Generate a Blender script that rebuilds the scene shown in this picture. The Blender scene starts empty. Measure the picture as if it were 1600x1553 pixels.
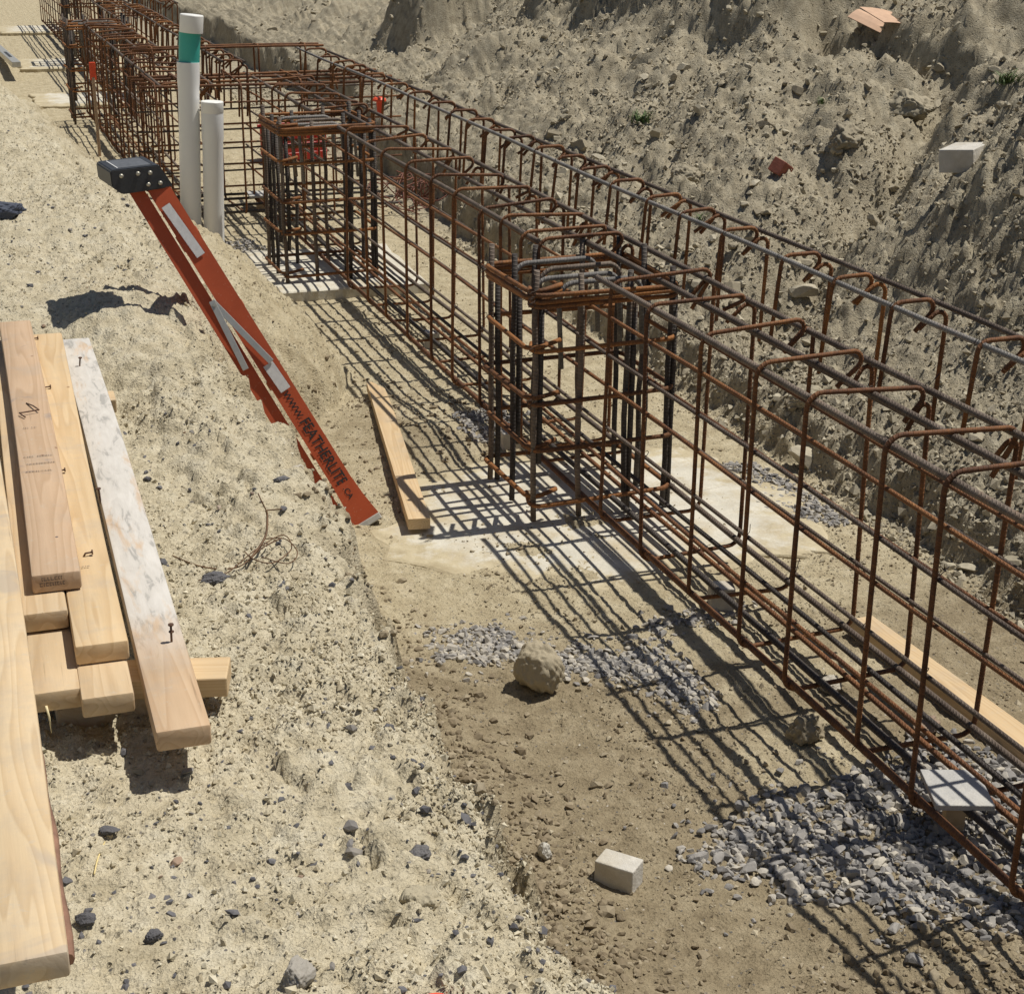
import bpy, bmesh, math, random
import numpy as np
from mathutils import Vector, Matrix
rnd = random.Random(7)
nrs = np.random.RandomState(11)
scene = bpy.context.scene
C = scene.collection
R = math.radians

# ------------------------------------------------------------------ camera
cam_d = bpy.data.cameras.new('camera')
cam_d.sensor_fit = 'HORIZONTAL'; cam_d.sensor_width = 36.0
cam_d.lens = 36.0 * 2488.5 / 1600.0
cam_d.clip_start = 0.05; cam_d.clip_end = 400
cam = bpy.data.objects.new('camera', cam_d); C.objects.link(cam)
yaw, pit, rol = 0.3440, 0.3677, 0.0089
fwd = Vector((math.sin(yaw) * math.cos(pit), math.cos(yaw) * math.cos(pit), -math.sin(pit)))
rgt = Vector((math.cos(yaw), -math.sin(yaw), 0)); dwn = fwd.cross(rgt)
c_, s_ = math.cos(rol), math.sin(rol)
r2 = rgt * c_ - dwn * s_; d2 = rgt * s_ + dwn * c_
CAM = Vector((-1.8424, -4.2964, 1.9525))
M = Matrix((r2, -d2, -fwd)).transposed().to_4x4(); M.translation = CAM
cam.matrix_world = M
scene.camera = cam

# ------------------------------------------------------------------ world, sun, exposure
SUN_EL, SUN_AZ = R(65.7), R(90)          # sun stands over +X
w = bpy.data.worlds.new('World'); scene.world = w; w.use_nodes = True
nt = w.node_tree; bg = nt.nodes['Background']
sky = nt.nodes.new('ShaderNodeTexSky'); sky.sky_type = 'NISHITA'; sky.sun_disc = False
sky.sun_elevation = SUN_EL; sky.sun_rotation = SUN_AZ
sky.altitude = 300; sky.air_density = 1.0; sky.dust_density = 1.5; sky.ozone_density = 1.0
nt.links.new(sky.outputs[0], bg.inputs[0]); bg.inputs[1].default_value = 0.052
sun_d = bpy.data.lights.new('sun', 'SUN'); sun_d.energy = 4.4; sun_d.angle = R(0.53); sun_d.color = (1.0, 0.955, 0.87)
sun = bpy.data.objects.new('sun', sun_d); C.objects.link(sun)
sdir = Vector((math.cos(SUN_EL) * math.sin(SUN_AZ), math.cos(SUN_EL) * math.cos(SUN_AZ), math.sin(SUN_EL)))
sun.rotation_euler = sdir.to_track_quat('Z', 'Y').to_euler()
sun.location = (5, 0, 10)
scene.view_settings.view_transform = 'Standard'; scene.view_settings.look = 'None'
scene.view_settings.exposure = 0.0; scene.view_settings.gamma = 1.0
scene.view_settings.use_curve_mapping = False

# ------------------------------------------------------------------ numpy noise
def _h(ix, iy, seed):
    n = (ix.astype(np.int64) * 374761393 + iy.astype(np.int64) * 668265263 + seed * 974711) & 0x7fffffff
    n = (n ^ (n >> 13)) * 1274126177 & 0x7fffffff
    n = (n ^ (n >> 16)) * 668265263 & 0x7fffffff
    n = n ^ (n >> 15)
    return (n & 0xffff) / 65535.0
def vnoise(x, y, seed=0):
    ix, iy = np.floor(x), np.floor(y); fx, fy = x - ix, y - iy
    fx = fx * fx * fx * (fx * (fx * 6 - 15) + 10); fy = fy * fy * fy * (fy * (fy * 6 - 15) + 10)
    a, b = _h(ix, iy, seed), _h(ix + 1, iy, seed); c, d = _h(ix, iy + 1, seed), _h(ix + 1, iy + 1, seed)
    return (a + (b - a) * fx) * (1 - fy) + (c + (d - c) * fx) * fy - 0.5
def fbm(x, y, oct=4, seed=0, gain=0.5):
    r = 0; a = 1.0
    for o in range(oct):
        r = r + a * vnoise(x, y, seed + o * 17); ca, sa = 0.8, 0.6
        x, y = (x * ca - y * sa) * 2.03 + 3.1, (x * sa + y * ca) * 2.03 + 1.7; a *= gain
    return r
def worley(x, y, seed=0):
    ix, iy = np.floor(x), np.floor(y); d1 = np.full(np.shape(x), 9.0); d2_ = d1.copy(); hv = np.zeros(np.shape(x))
    for ox in (-1, 0, 1):
        for oy in (-1, 0, 1):
            cx, cy = ix + ox, iy + oy
            px = cx + _h(cx, cy, seed); py = cy + _h(cx, cy, seed + 5)
            d = (px - x) ** 2 + (py - y) ** 2
            m = d < d1
            d2_ = np.where(m, d1, np.minimum(d2_, d)); hv = np.where(m, _h(cx, cy, seed + 9), hv); d1 = np.where(m, d, d1)
    return np.sqrt(d1), np.sqrt(d2_), hv
def sst(a, b, x):
    t = np.clip((x - a) / (b - a), 0, 1); return t * t * (3 - 2 * t)

# ------------------------------------------------------------------ terrain height
EDGE_Y = [-6, -2.6, -1.9, -1.6, -1.3, -.95, -.6, -.25, -.1, .2, .5, 1.1, 1.6, 2.2, 3.0, 3.8, 4.6, 6, 7.5, 11, 30]
EDGE_X = [-1.10, -1.10, -1.10, -1.10, -1.07, -1.04, -1.02, -1.04, -1.06, -1.09, -1.12, -1.11, -1.09, -1.09, -1.09, -1.17, -1.22, -1.31, -1.41, -1.9, -3.2]
def gauss(x, y, cx, cy, rx, ry, rot=0):
    ca, sa = math.cos(rot), math.sin(rot); u = (x - cx) * ca + (y - cy) * sa; v = -(x - cx) * sa + (y - cy) * ca
    return np.exp(-(u / rx) ** 2 - (v / ry) ** 2)
GULLY = [(1.2, 1.25), (1.6, 1.75), (2.05, 2.05), (2.45, 2.3), (2.9, 2.75), (3.25, 3.2), (3.4, 3.9), (3.5, 4.8)]
def seg_dist(x, y, pts):
    d = np.full(np.shape(x), 99.0)
    for (ax, ay), (bx, by) in zip(pts[:-1], pts[1:]):
        t = np.clip(((x - ax) * (bx - ax) + (y - ay) * (by - ay)) / ((bx - ax) ** 2 + (by - ay) ** 2), 0, 1)
        d = np.minimum(d, np.hypot(x - ax - t * (bx - ax), y - ay - t * (by - ay)))
    return d
def terrain(x, y, fine=True):
    x = np.asarray(x, float); y = np.asarray(y, float)
    n1 = fbm(x * 1.3, y * 1.3, 4, 1); n2 = fbm(x * 5, y * 5, 4, 2); n3 = fbm(x * 16, y * 16, 4, 3)
    # left bank
    xe = np.interp(y, EDGE_Y, EDGE_X) + 0.05 * n2 + 0.05 * n3
    sx_ = sst(-1.22, -1.56, x); y0 = -1.1 + 1.60 * sx_; q_ = np.clip((y - y0) / (2.0 - 1.15 * sx_), 0, 1)
    bz = .555 + .13 * (.6 * q_ + .4 * sst(0, 1, q_)) + .05 * n1 * sst(-2.5, 1.5, y) + .22 * sst(-2.4, -4.2, x) * (.5 + n1)
    face = .10 + .66 * sst(.75, 2.0, y) - .22 * sst(4.2, 5.2, y)      # run of the bank's face
    mb = np.clip((xe - x + face) / face, 0, 1)
    mb = np.where(mb < 1, mb ** (1.15 - .45 * sst(.9, 1.8, y)) * (1 - .12 * sst(0, 1, mb)), 1.0)
    inside = np.maximum(0, xe - x)
    drop = .085 * np.exp(-inside / .16)
    mb2 = np.where(x < xe, 1.0, np.clip(mb / .88, 0, 1))
    zl = (bz - drop) * mb2
    # floor
    zf = .018 * n1 + .012 * n2 + .02 * gauss(x, y, -.85, -1.6, .12, 1.2)
    zf = zf + .05 * gauss(x, y, -.02, -2.15, .22, .25) + .03 * gauss(x, y, -.15, 1.2, .4, .5)
    # debris foot along the left bank
    zf = zf + .06 * np.exp(-np.maximum(0, x - xe - face * .6) / .10) * (.6 + n2) 
    # right side: low wall, berm, slope
    xr = 0.98 + .10 * n1 + .08 * n2 + .05 * n3 + .10 * sst(3, 6, y) + .5 * sst(6.5, 10, y)
    d = x - xr
    wall = sst(-.02, .10, d) * (.17 + .06 * n1 + .10 * sst(2.5, 4.0, y))
    sl = np.maximum(0, d - .05)
    hill = .40 * sl + .06 * sl * n1
    hill = np.where(hill > 1.9, 1.9 + (hill - 1.9) * .25, hill)
    hill = hill + .20 * n1 * sst(0, 1, sl) + .07 * n2 * sst(0, .6, sl)
    # second mound on the right with its steep shaded face
    mx = 1.62 + .22 * n2 + .16 * n3 + .18 * np.maximum(0, y - .6) + .1 * n1
    mound = (.30 + .1 * n1 + .12 * n2) * sst(0, .60, x - mx + .12) * sst(1.75, 1.25, y + .35 * (x - 1.9)) * sst(4.2, 2.6, x)
    # steep scarps further back
    m2 = 2.62 + .15 * n2 + .05 * n3
    scarp = .68 * sst(0, .75, x - m2 + .10 * (y - 7) + .12 * n3) * sst(4.6, 5.6, y) * sst(8.7, 8.1, y + .2 * n2)
    scarp2 = .5 * sst(0, .35, x - 2.2 - .1 * n2) * sst(9.9, 10.3, y) * sst(11.5, 11.0, y)
    gl = seg_dist(x + .12 * n2, y + .12 * n1, GULLY)
    gully = -.20 * np.exp(-(gl / .14) ** 2) - .10 * np.exp(-(gl / .4) ** 2)
    zr = wall + sst(0, .2, d) * hill + mound + scarp + scarp2 + gully * sst(.1, .4, d)
    z = np.maximum(zl, zf) + np.where(x > 0, zr, 0)
    # weights
    slope = sst(-.02, .12, d)
    bank = mb2
    if fine:
        c1, c1b, h1 = worley(x * 13 + n2 * 2, y * 13 + n3, 3)
        c2, c2b, h2 = worley(x * 34, y * 34, 8)
        c3, c3b, h3 = worley(x * 72, y * 72, 18)
        patch = sst(-.05, .35, fbm(x * 2.2, y * 2.2, 3, 44))
        edge = np.exp(-np.abs(xe - x) / .35)
        lump1 = np.where(h1 > .70, np.sqrt(np.maximum(0, .17 - c1 ** 2)) * 1.3, 0)
        lump2 = np.where(h2 > .55, np.sqrt(np.maximum(0, .18 - c2 ** 2)) * 1.25, 0)
        lump3 = np.sqrt(np.maximum(0, .25 - c3 ** 2))
        amp1 = .008 * bank * (edge * 1.6 + .1) + .014 * slope + .006 * (1 - bank) * (1 - slope) * patch
        amp2 = .007 * bank * (.15 + 1.1 * patch * (.3 + edge)) + .016 * slope + .005 * (1 - bank) * (1 - slope) * patch
        amp3 = .0036 * bank + .009 * slope + .0025 * (1 - bank) * (1 - slope)
        z = z + lump1 * amp1 * 2 + lump2 * amp2 * 2 + lump3 * amp3 * 2
        z = z + n3 * (.012 * bank * (.4 + edge) + .036 * slope + .006) + .022 * slope * n2 * 2
        nf = fbm(x * 60, y * 60, 2, 31); nm = fbm(x * 24 + n3, y * 24 - n3, 3, 35, .6)
        rid = 1 - np.abs(nm) * 3.2
        z = z + nf * (.006 * bank + .010 * slope + .003) + rid * (.0030 * bank * (.3 + edge) + .009 * slope + .0015)
        # broken blocks along the bank edge
        cb, cbb, hb = worley(x * 8.5 + n3 * 1.2, y * 8.5 + n2 * 1.2, 23)
        z = z + bank * np.exp(-np.abs(xe - .12 - x) / .22) * sst(.05, .25, vnoise(x * 2.3, y * 2.3, 19) + .22) * (sst(.02, .16, cbb - cb) * .016 * (hb - .2) - .006)
        # lumpy band of broken crust a hand's breadth back from the edge
        i_ = xe - x; band = bank * np.exp(-((i_ - .24 - .12 * n1) / .15) ** 2) * sst(-.30, .10, vnoise(x * 2.6, y * 2.0, 77)) * sst(1.2, .2, y)
        l1, l1b, lh = worley(x * 17 + n3 * 1.5, y * 17 + n2 * 1.5, 61)
        z = z + band * (sst(.30, .5, lh) * np.maximum(0, .26 - l1 ** 2) * 2.6 * .034 + nm * .014 - .004)
        p1, p1b, ph = worley(x * 26, y * 26, 63)
        z = z - bank * np.where(ph > .8, np.maximum(0, .35 - p1), 0) * .022
    return z
def tz(x, y):
    return float(terrain(np.array([x]), np.array([y]), True)[0])

# ------------------------------------------------------------------ material helpers
def mat(name):
    m = bpy.data.materials.new(name); m.use_nodes = True
    t = m.node_tree; b = t.nodes['Principled BSDF']
    return m, t, b
def N(t, typ, **kw):
    n = t.nodes.new(typ)
    for k, v in kw.items():
        if k.startswith('i_'):
            key = k[2:]; key = int(key) if key.isdigit() else key.replace('_', ' ')
            n.inputs[key].default_value = v
        else: setattr(n, k, v)
    return n
def L(t, a, b): t.links.new(a, b)
def ramp(t, fac, stops):
    r = N(t, 'ShaderNodeValToRGB'); e = r.color_ramp.elements
    e[0].position, e[0].color = stops[0][0], (*stops[0][1], 1)
    e[1].position, e[1].color = stops[-1][0], (*stops[-1][1], 1)
    for p, c in stops[1:-1]:
        x = e.new(p); x.color = (*c, 1)
    L(t, fac, r.inputs[0]); return r.outputs[0]
def mix(t, fac, a, b, bt='MIX'):
    m = N(t, 'ShaderNodeMix', data_type='RGBA', blend_type=bt)
    for s, v in ((m.inputs[0], fac), (m.inputs[6], a), (m.inputs[7], b)):
        if isinstance(v, (tuple, list)): s.default_value = (*v, 1) if len(v) == 3 else v
        elif isinstance(v, (int, float)): s.default_value = v
        else: L(t, v, s)
    return m.outputs[2]
def noise(t, vec, scale, detail=4, rough=.55, dist=0):
    n = N(t, 'ShaderNodeTexNoise', i_Scale=scale, i_Detail=detail, i_Roughness=rough, i_Distortion=dist)
    if vec is not None: L(t, vec, n.inputs['Vector'])
    return n.outputs['Fac']
def bump(t, height, strength, dist, normal=None):
    b = N(t, 'ShaderNodeBump', i_Strength=strength, i_Distance=dist); L(t, height, b.inputs['Height'])
    if normal is not None: L(t, normal, b.inputs['Normal'])
    return b.outputs[0]
def attr(t, name):
    return N(t, 'ShaderNodeAttribute', attribute_name=name)
def plain(name, col, rough=.6, var=.12, scale=30, metal=0.0, bumpd=0.0, spec=.5):
    m, t, b = mat(name)
    tc = N(t, 'ShaderNodeTexCoord').outputs['Object']
    f = noise(t, tc, scale, 5, .6)
    lo = tuple(c * (1 - var) for c in col); hi = tuple(min(1, c * (1 + var)) for c in col)
    L(t, ramp(t, f, [(.3, lo), (.7, hi)]), b.inputs['Base Color'])
    b.inputs['Roughness'].default_value = rough; b.inputs['Metallic'].default_value = metal
    b.inputs['Specular IOR Level'].default_value = spec
    if bumpd: L(t, bump(t, noise(t, tc, scale * 3, 4), .6, bumpd), b.inputs['Normal'])
    return m

# soil: bank cream, floor tan, damp brown and slope grey-brown come from vertex weights
def soil_material():
    m, t, b = mat('soil')
    P = N(t, 'ShaderNodeNewGeometry').outputs['Position']
    za = attr(t, 'zone'); sep = N(t, 'ShaderNodeSeparateColor'); L(t, za.outputs['Color'], sep.inputs[0])
    big = noise(t, P, 1.6, 4, .6); mid = noise(t, P, 14, 5, .6); fin = noise(t, P, 90, 4, .65); gr = noise(t, P, 330, 3, .6)
    bank = ramp(t, mid, [(.25, (.43, .37, .25)), (.5, (.565, .50, .36)), (.75, (.65, .595, .46))])
    floor = ramp(t, mid, [(.25, (.37, .305, .195)), (.5, (.49, .42, .28)), (.75, (.59, .52, .37))])
    damp = ramp(t, mid, [(.25, (.185, .145, .09)), (.5, (.275, .222, .142)), (.75, (.36, .30, .20))])
    slp = ramp(t, mid, [(.25, (.26, .222, .155)), (.5, (.385, .338, .245)), (.75, (.49, .44, .33))])
    col = mix(t, sep.outputs[0], floor, bank)
    col = mix(t, sep.outputs[1], col, slp)
    dm = N(t, 'ShaderNodeMath', operation='MULTIPLY'); L(t, sep.outputs[2], dm.inputs[0])
    L(t, ramp(t, big, [(.3, (.75,) * 3), (.7, (1,) * 3)]), dm.inputs[1])
    col = mix(t, dm.outputs[0], col, damp)
    # loose dark grit and pale flecks
    v = N(t, 'ShaderNodeTexVoronoi', i_Scale=95.0); L(t, P, v.inputs['Vector'])
    sc = N(t, 'ShaderNodeSeparateColor'); L(t, v.outputs['Color'], sc.inputs[0])
    g1 = ramp(t, sc.outputs[0], [(.90, (0,) * 3), (.92, (1,) * 3)])
    g2 = ramp(t, v.outputs['Distance'], [(.22, (1,) * 3), (.34, (0,) * 3)])
    gm = mix(t, 1.0, g1, g2, 'MULTIPLY')
    grit = ramp(t, sc.outputs[1], [(0, (.10, .095, .09)), (.55, (.20, .185, .165)), (.8, (.33, .27, .2)), (1, (.62, .58, .5))])
    col = mix(t, gm, col, grit)
    col = mix(t, .55, col, ramp(t, fin, [(.3, (.62, .60, .56)), (.52, (1, 1, 1)), (.75, (1.12, 1.1, 1.06))]), 'MULTIPLY')
    col = mix(t, .35, col, ramp(t, gr, [(.32, (.55, .53, .5)), (.55, (1, 1, 1))]), 'MULTIPLY')
    L(t, col, b.inputs['Base Color'])
    b.inputs['Roughness'].default_value = .95; b.inputs['Specular IOR Level'].default_value = .15
    n1 = bump(t, fin, .9, .008)
    v2 = N(t, 'ShaderNodeTexVoronoi', i_Scale=150.0); L(t, P, v2.inputs['Vector'])
    n2 = bump(t, v2.outputs['Distance'], .55, .004, n1)
    v3 = N(t, 'ShaderNodeTexVoronoi', i_Scale=70.0); L(t, P, v3.inputs['Vector'])
    s3 = N(t, 'ShaderNodeSeparateColor'); L(t, v3.outputs['Color'], s3.inputs[0])
    pit = mix(t, 1.0, ramp(t, s3.outputs[0], [(.62, (0,) * 3), (.66, (1,) * 3)]), ramp(t, v3.outputs['Distance'], [(.08, (1,) * 3), (.36, (0,) * 3)]), 'MULTIPLY')
    pb = N(t, 'ShaderNodeBump', i_Strength=.9, i_Distance=.006, invert=True); L(t, pit, pb.inputs['Height']); L(t, n2, pb.inputs['Normal'])
    n3 = bump(t, gr, .8, .0025, pb.outputs[0])
    L(t, n3, b.inputs['Normal'])
    return m
SOIL = soil_material()

def stone_material(name, stops, bs=40):
    m, t, b = mat(name)
    P = N(t, 'ShaderNodeTexCoord').outputs['Object']
    a = attr(t, 'tint')
    c = ramp(t, a.outputs['Fac'], stops)
    c = mix(t, .6, c, ramp(t, noise(t, P, bs * 2, 4), [(.3, (.7,) * 3), (.7, (1.15,) * 3)]), 'MULTIPLY')
    L(t, c, b.inputs['Base Color']); b.inputs['Roughness'].default_value = .85; b.inputs['Specular IOR Level'].default_value = .25
    L(t, bump(t, noise(t, P, bs * 4, 4), .5, .002), b.inputs['Normal'])
    return m
GRAVEL = stone_material('crushed_stone', [(0, (.14, .132, .128)), (.3, (.235, .225, .215)), (.6, (.34, .32, .295)), (.82, (.43, .395, .335)), (1, (.56, .51, .42))])
PEBBLE = stone_material('slate_pebble', [(0, (.09, .088, .095)), (.5, (.16, .155, .16)), (.8, (.27, .245, .21)), (.93, (.34, .24, .17)), (1, (.6, .57, .5))])
CRUMB = stone_material('soil_crumb', [(0, (.37, .315, .215)), (.5, (.53, .47, .335)), (1, (.63, .575, .44))])
CRUMB_S = stone_material('slope_crumb', [(0, (.25, .212, .15)), (.5, (.37, .325, .235)), (1, (.48, .43, .325))])
CRUMB_D = stone_material('damp_crumb', [(0, (.18, .14, .088)), (.5, (.29, .235, .155)), (1, (.46, .40, .285))])

# ------------------------------------------------------------------ object helpers
def link(name, me, material=None, parent=None, loc=None, smooth=False):
    o = bpy.data.objects.new(name, me); C.objects.link(o)
    if material is not None and not me.materials: me.materials.append(material)
    if parent is not None: o.parent = parent
    if loc is not None: o.location = loc
    if smooth: me.polygons.foreach_set('use_smooth', [True] * len(me.polygons))
    return o
def tag(o, label, cat, group=None, kind=None):
    o['label'] = label; o['category'] = cat
    if group: o['group'] = group
    if kind: o['kind'] = kind
    return o
def empty(name, loc, label, cat, group=None, rot=None):
    o = bpy.data.objects.new(name, None); C.objects.link(o); o.location = loc; o.empty_display_size = .05
    if rot is not None: o.rotation_euler = rot
    return tag(o, label, cat, group)
def mesh_np(name, v, f, smooth=True):
    """v (n,3), f (m,k) arrays of one polygon size"""
    me = bpy.data.meshes.new(name); v = np.asarray(v, np.float32); f = np.asarray(f, np.int32)
    me.vertices.add(len(v)); me.vertices.foreach_set('co', v.ravel())
    k = f.shape[1]; me.loops.add(f.size); me.loops.foreach_set('vertex_index', f.ravel())
    me.polygons.add(len(f)); me.polygons.foreach_set('loop_start', np.arange(0, f.size, k, dtype=np.int32))
    me.polygons.foreach_set('loop_total', np.full(len(f), k, np.int32))
    me.update(calc_edges=True); me.validate()
    me.polygons.foreach_set('use_smooth', np.full(len(me.polygons), bool(smooth)))
    return me

# ------------------------------------------------------------------ ground sheet
def axis(segs):
    out = [segs[0][0]]
    for a, b, s0, s1 in segs:
        p = a
        while p < b - 1e-6:
            t = (p - a) / (b - a); p += s0 + (s1 - s0) * t; out.append(min(p, b))
    return np.array(out)
gx = axis([(-40, -6, 3, .5), (-6, -2.3, .3, .03), (-2.3, 1.2, .0088, .0088), (1.2, 3.6, .011, .022), (3.6, 7, .022, .12), (7, 40, .3, 3)])
gy = axis([(-12, -4, 1.5, .3), (-4, -2.75, .2, .012), (-2.75, 0, .0085, .013), (0, 4, .013, .030), (4, 12, .030, .09), (12, 30, .09, .5), (30, 90, 1.0, 6)])
GX, GY = np.meshgrid(gx, gy, indexing='xy')
GZ = terrain(GX, GY)
nx, ny = len(gx), len(gy)
ii = np.arange(nx * ny).reshape(ny, nx)
quads = np.stack([ii[:-1, :-1], ii[:-1, 1:], ii[1:, 1:], ii[1:, :-1]], -1).reshape(-1, 4)
gme = mesh_np('ground', np.stack([GX, GY, GZ], -1).reshape(-1, 3), quads)
xe_ = np.interp(GY, EDGE_Y, EDGE_X)
bank_w = sst(.10, -.04, GX - xe_ + .05 * fbm(GX * 9, GY * 9, 2, 5) * 2)
bank_w = np.maximum(bank_w, sst(.5, -.02, GX - xe_) * sst(.5, 1.2, GY))
slope_w = sst(.85, 1.05, GX)
n_d = fbm(GX * 2.2, GY * 2.2, 4, 66)
damp_w = (1 - slope_w) * (1 - bank_w) * np.clip(sst(-.25, -1.15, GY) * sst(-.35, .1, n_d + .12) + .8 * gauss(GX, GY, -.72, -1.5, .35, .9) + .9 * gauss(GX, GY, 0, -2.1, .5, .5)
          + .85 * gauss(GX, GY, -.25, 1.25, .35, .45) * sst(-.2, .15, n_d) + .5 * gauss(GX, GY, .9, -1.1, .3, .6) + .5 * gauss(GX, GY, -.9, 5.5, .5, 1.5), 0, 1)
ca = gme.color_attributes.new('zone', 'FLOAT_COLOR', 'POINT')
buf = np.ones((ny * nx, 4), np.float32); buf[:, 0] = bank_w.ravel(); buf[:, 1] = slope_w.ravel(); buf[:, 2] = damp_w.ravel()
ca.data.foreach_set('color', buf.ravel())
ground = link('ground', gme, SOIL); ground['kind'] = 'structure'

# ------------------------------------------------------------------ scattered stones and crumbs (uncountable)
def ico_template(sub, seed, flat=1.0, angular=.25, cuts=7):
    bm = bmesh.new(); bmesh.ops.create_icosphere(bm, subdivisions=sub, radius=1)
    r = random.Random(seed)
    for v in bm.verts:
        v.co *= 1.15
    for _ in range(cuts):
        n_ = Vector((r.gauss(0, 1), r.gauss(0, 1), r.gauss(0, 1))).normalized(); h = r.uniform(.45, .8)
        bmesh.ops.bisect_plane(bm, geom=bm.verts[:] + bm.edges[:] + bm.faces[:], plane_co=n_ * h, plane_no=n_, clear_outer=True)
        be = [e for e in bm.edges if e.is_boundary]
        if be: bmesh.ops.contextual_create(bm, geom=be)
    for v in bm.verts: v.co.z *= flat
    bmesh.ops.remove_doubles(bm, verts=bm.verts[:], dist=.09)
    bmesh.ops.triangulate(bm, faces=bm.faces[:]); bm.verts.ensure_lookup_table(); bm.verts.index_update()
    v = np.array([x.co[:] for x in bm.verts]); f = np.array([[y.index for y in x.verts] for x in bm.faces]); bm.free()
    return v, f
TPL = [ico_template(2, s, fl, .22) for s, fl in ((1, .8), (2, .6), (3, .9), (4, .7), (5, .55), (6, .75))]
# 12-vertex stones for the tiny ones
def ico0(seed, flat):
    bm = bmesh.new(); bmesh.ops.create_icosphere(bm, subdivisions=1, radius=1); r = random.Random(seed)
    for v in bm.verts:
        v.co *= 1 + r.uniform(-.3, .3); v.co.z *= flat
    v = np.array([x.co[:] for x in bm.verts]); f = np.array([[y.index for y in x.verts] for x in bm.faces]); bm.free(); return v, f
TPL0 = []
for s, fl in ((11, .8), (12, .55), (13, .9), (14, .65)):
    bm = bmesh.new(); bmesh.ops.create_icosphere(bm, subdivisions=1, radius=1)
    bm.free()
    ph = (1 + 5 ** .5) / 2
    iv = np.array([(-1, ph, 0), (1, ph, 0), (-1, -ph, 0), (1, -ph, 0), (0, -1, ph), (0, 1, ph), (0, -1, -ph), (0, 1, -ph), (ph, 0, -1), (ph, 0, 1), (-ph, 0, -1), (-ph, 0, 1)]) / 1.9
    q = np.random.RandomState(s); iv = iv * (1 + q.uniform(-.38, .38, (12, 1))); iv[:, 2] *= fl
    fc = np.array([(0, 11, 5), (0, 5, 1), (0, 1, 7), (0, 7, 10), (0, 10, 11), (1, 5, 9), (5, 11, 4), (11, 10, 2), (10, 7, 6), (7, 1, 8), (3, 9, 4), (3, 4, 2), (3, 2, 6), (3, 6, 8), (3, 8, 9), (4, 9, 5), (2, 4, 11), (6, 2, 10), (8, 6, 7), (9, 8, 1)])
    TPL0.append((iv, fc))
TPLT = []
for s_ in range(5):
    q = np.random.RandomState(40 + s_); ov = np.array([(1, 0, 0), (-1, 0, 0), (0, 1, 0), (0, -1, 0), (0, 0, 1), (0, 0, -1)], float) * q.uniform(.65, 1.25, (6, 1)) + q.uniform(-.25, .25, (6, 3))
    TPLT.append((ov * 1.05, np.array([(0, 2, 4), (2, 1, 4), (1, 3, 4), (3, 0, 4), (2, 0, 5), (1, 2, 5), (3, 1, 5), (0, 3, 5)])))
def scatter(name, xs, ys, size, material, tints, tpls=TPL0, sink=.35, smooth=False, label=None, cat=None):
    n = len(xs); zs = terrain(xs, ys)
    zs = np.where(gauss(xs, ys, .05, .22, .60, .52) > .45, np.maximum(zs, .011), zs)
    V = []; F = []; T = []; off = 0
    which = nrs.randint(0, len(tpls), n)
    for k, (tv, tf) in enumerate(tpls):
        idx = np.where(which == k)[0]; m = len(idx)
        if not m: continue
        a = nrs.uniform(0, 2 * np.pi, m); tx = nrs.normal(0, .35, m); ty = nrs.normal(0, .35, m)
        sc = np.stack([size[idx] * nrs.uniform(.75, 1.3, m), size[idx] * nrs.uniform(.6, 1.1, m), size[idx] * nrs.uniform(.6, 1.0, m)], -1)
        p = tv[None] * sc[:, None]
        ct, st = np.cos(tx)[:, None], np.sin(tx)[:, None]
        y2, z2 = p[..., 1] * ct - p[..., 2] * st, p[..., 1] * st + p[..., 2] * ct
        ct, st = np.cos(ty)[:, None], np.sin(ty)[:, None]
        x2, z3 = p[..., 0] * ct + z2 * st, -p[..., 0] * st + z2 * ct
        cz, sz = np.cos(a)[:, None], np.sin(a)[:, None]
        X = x2 * cz - y2 * sz + xs[idx][:, None]; Y = x2 * sz + y2 * cz + ys[idx][:, None]; Z = z3 + (zs[idx] + size[idx] * (.5 - sink))[:, None]
        V.append(np.stack([X, Y, Z], -1).reshape(-1, 3))
        nv = len(tv); F.append((tf[None] + (np.arange(m) * nv)[:, None, None] + off).reshape(-1, 3)); off += m * nv
        T.append(np.repeat(tints[idx], nv))
    me = mesh_np(name, np.concatenate(V), np.concatenate(F), smooth)
    at = me.attributes.new('tint', 'FLOAT', 'POINT'); at.data.foreach_set('value', np.concatenate(T).astype(np.float32))
    o = link(name, me, material); o['kind'] = 'stuff'
    if label: o['label'] = label; o['category'] = cat
    return o
CA = np.array(CAM)
def sample(n, box, dens=None, power=1.6):
    """random spots in a box of ground, thicker where dens is high, thinner with distance from the work area's near end"""
    xs = []; ys = []; tot = 0
    x0, x1, y0, y1 = box
    while tot < n:
        x = nrs.uniform(x0, x1, n * 3); y = nrs.uniform(y0, y1, n * 3)
        d = np.hypot(x - CA[0], y - CA[1]); p = np.clip((2.2 / d) ** power, 0, 1)
        if dens is not None: p = p * dens(x, y)
        k = nrs.uniform(0, 1, len(x)) < p
        xs.append(x[k]); ys.append(y[k]); tot += k.sum()
    return np.concatenate(xs)[:n], np.concatenate(ys)[:n]
def edge_x(y): return np.interp(y, EDGE_Y, EDGE_X)
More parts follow.
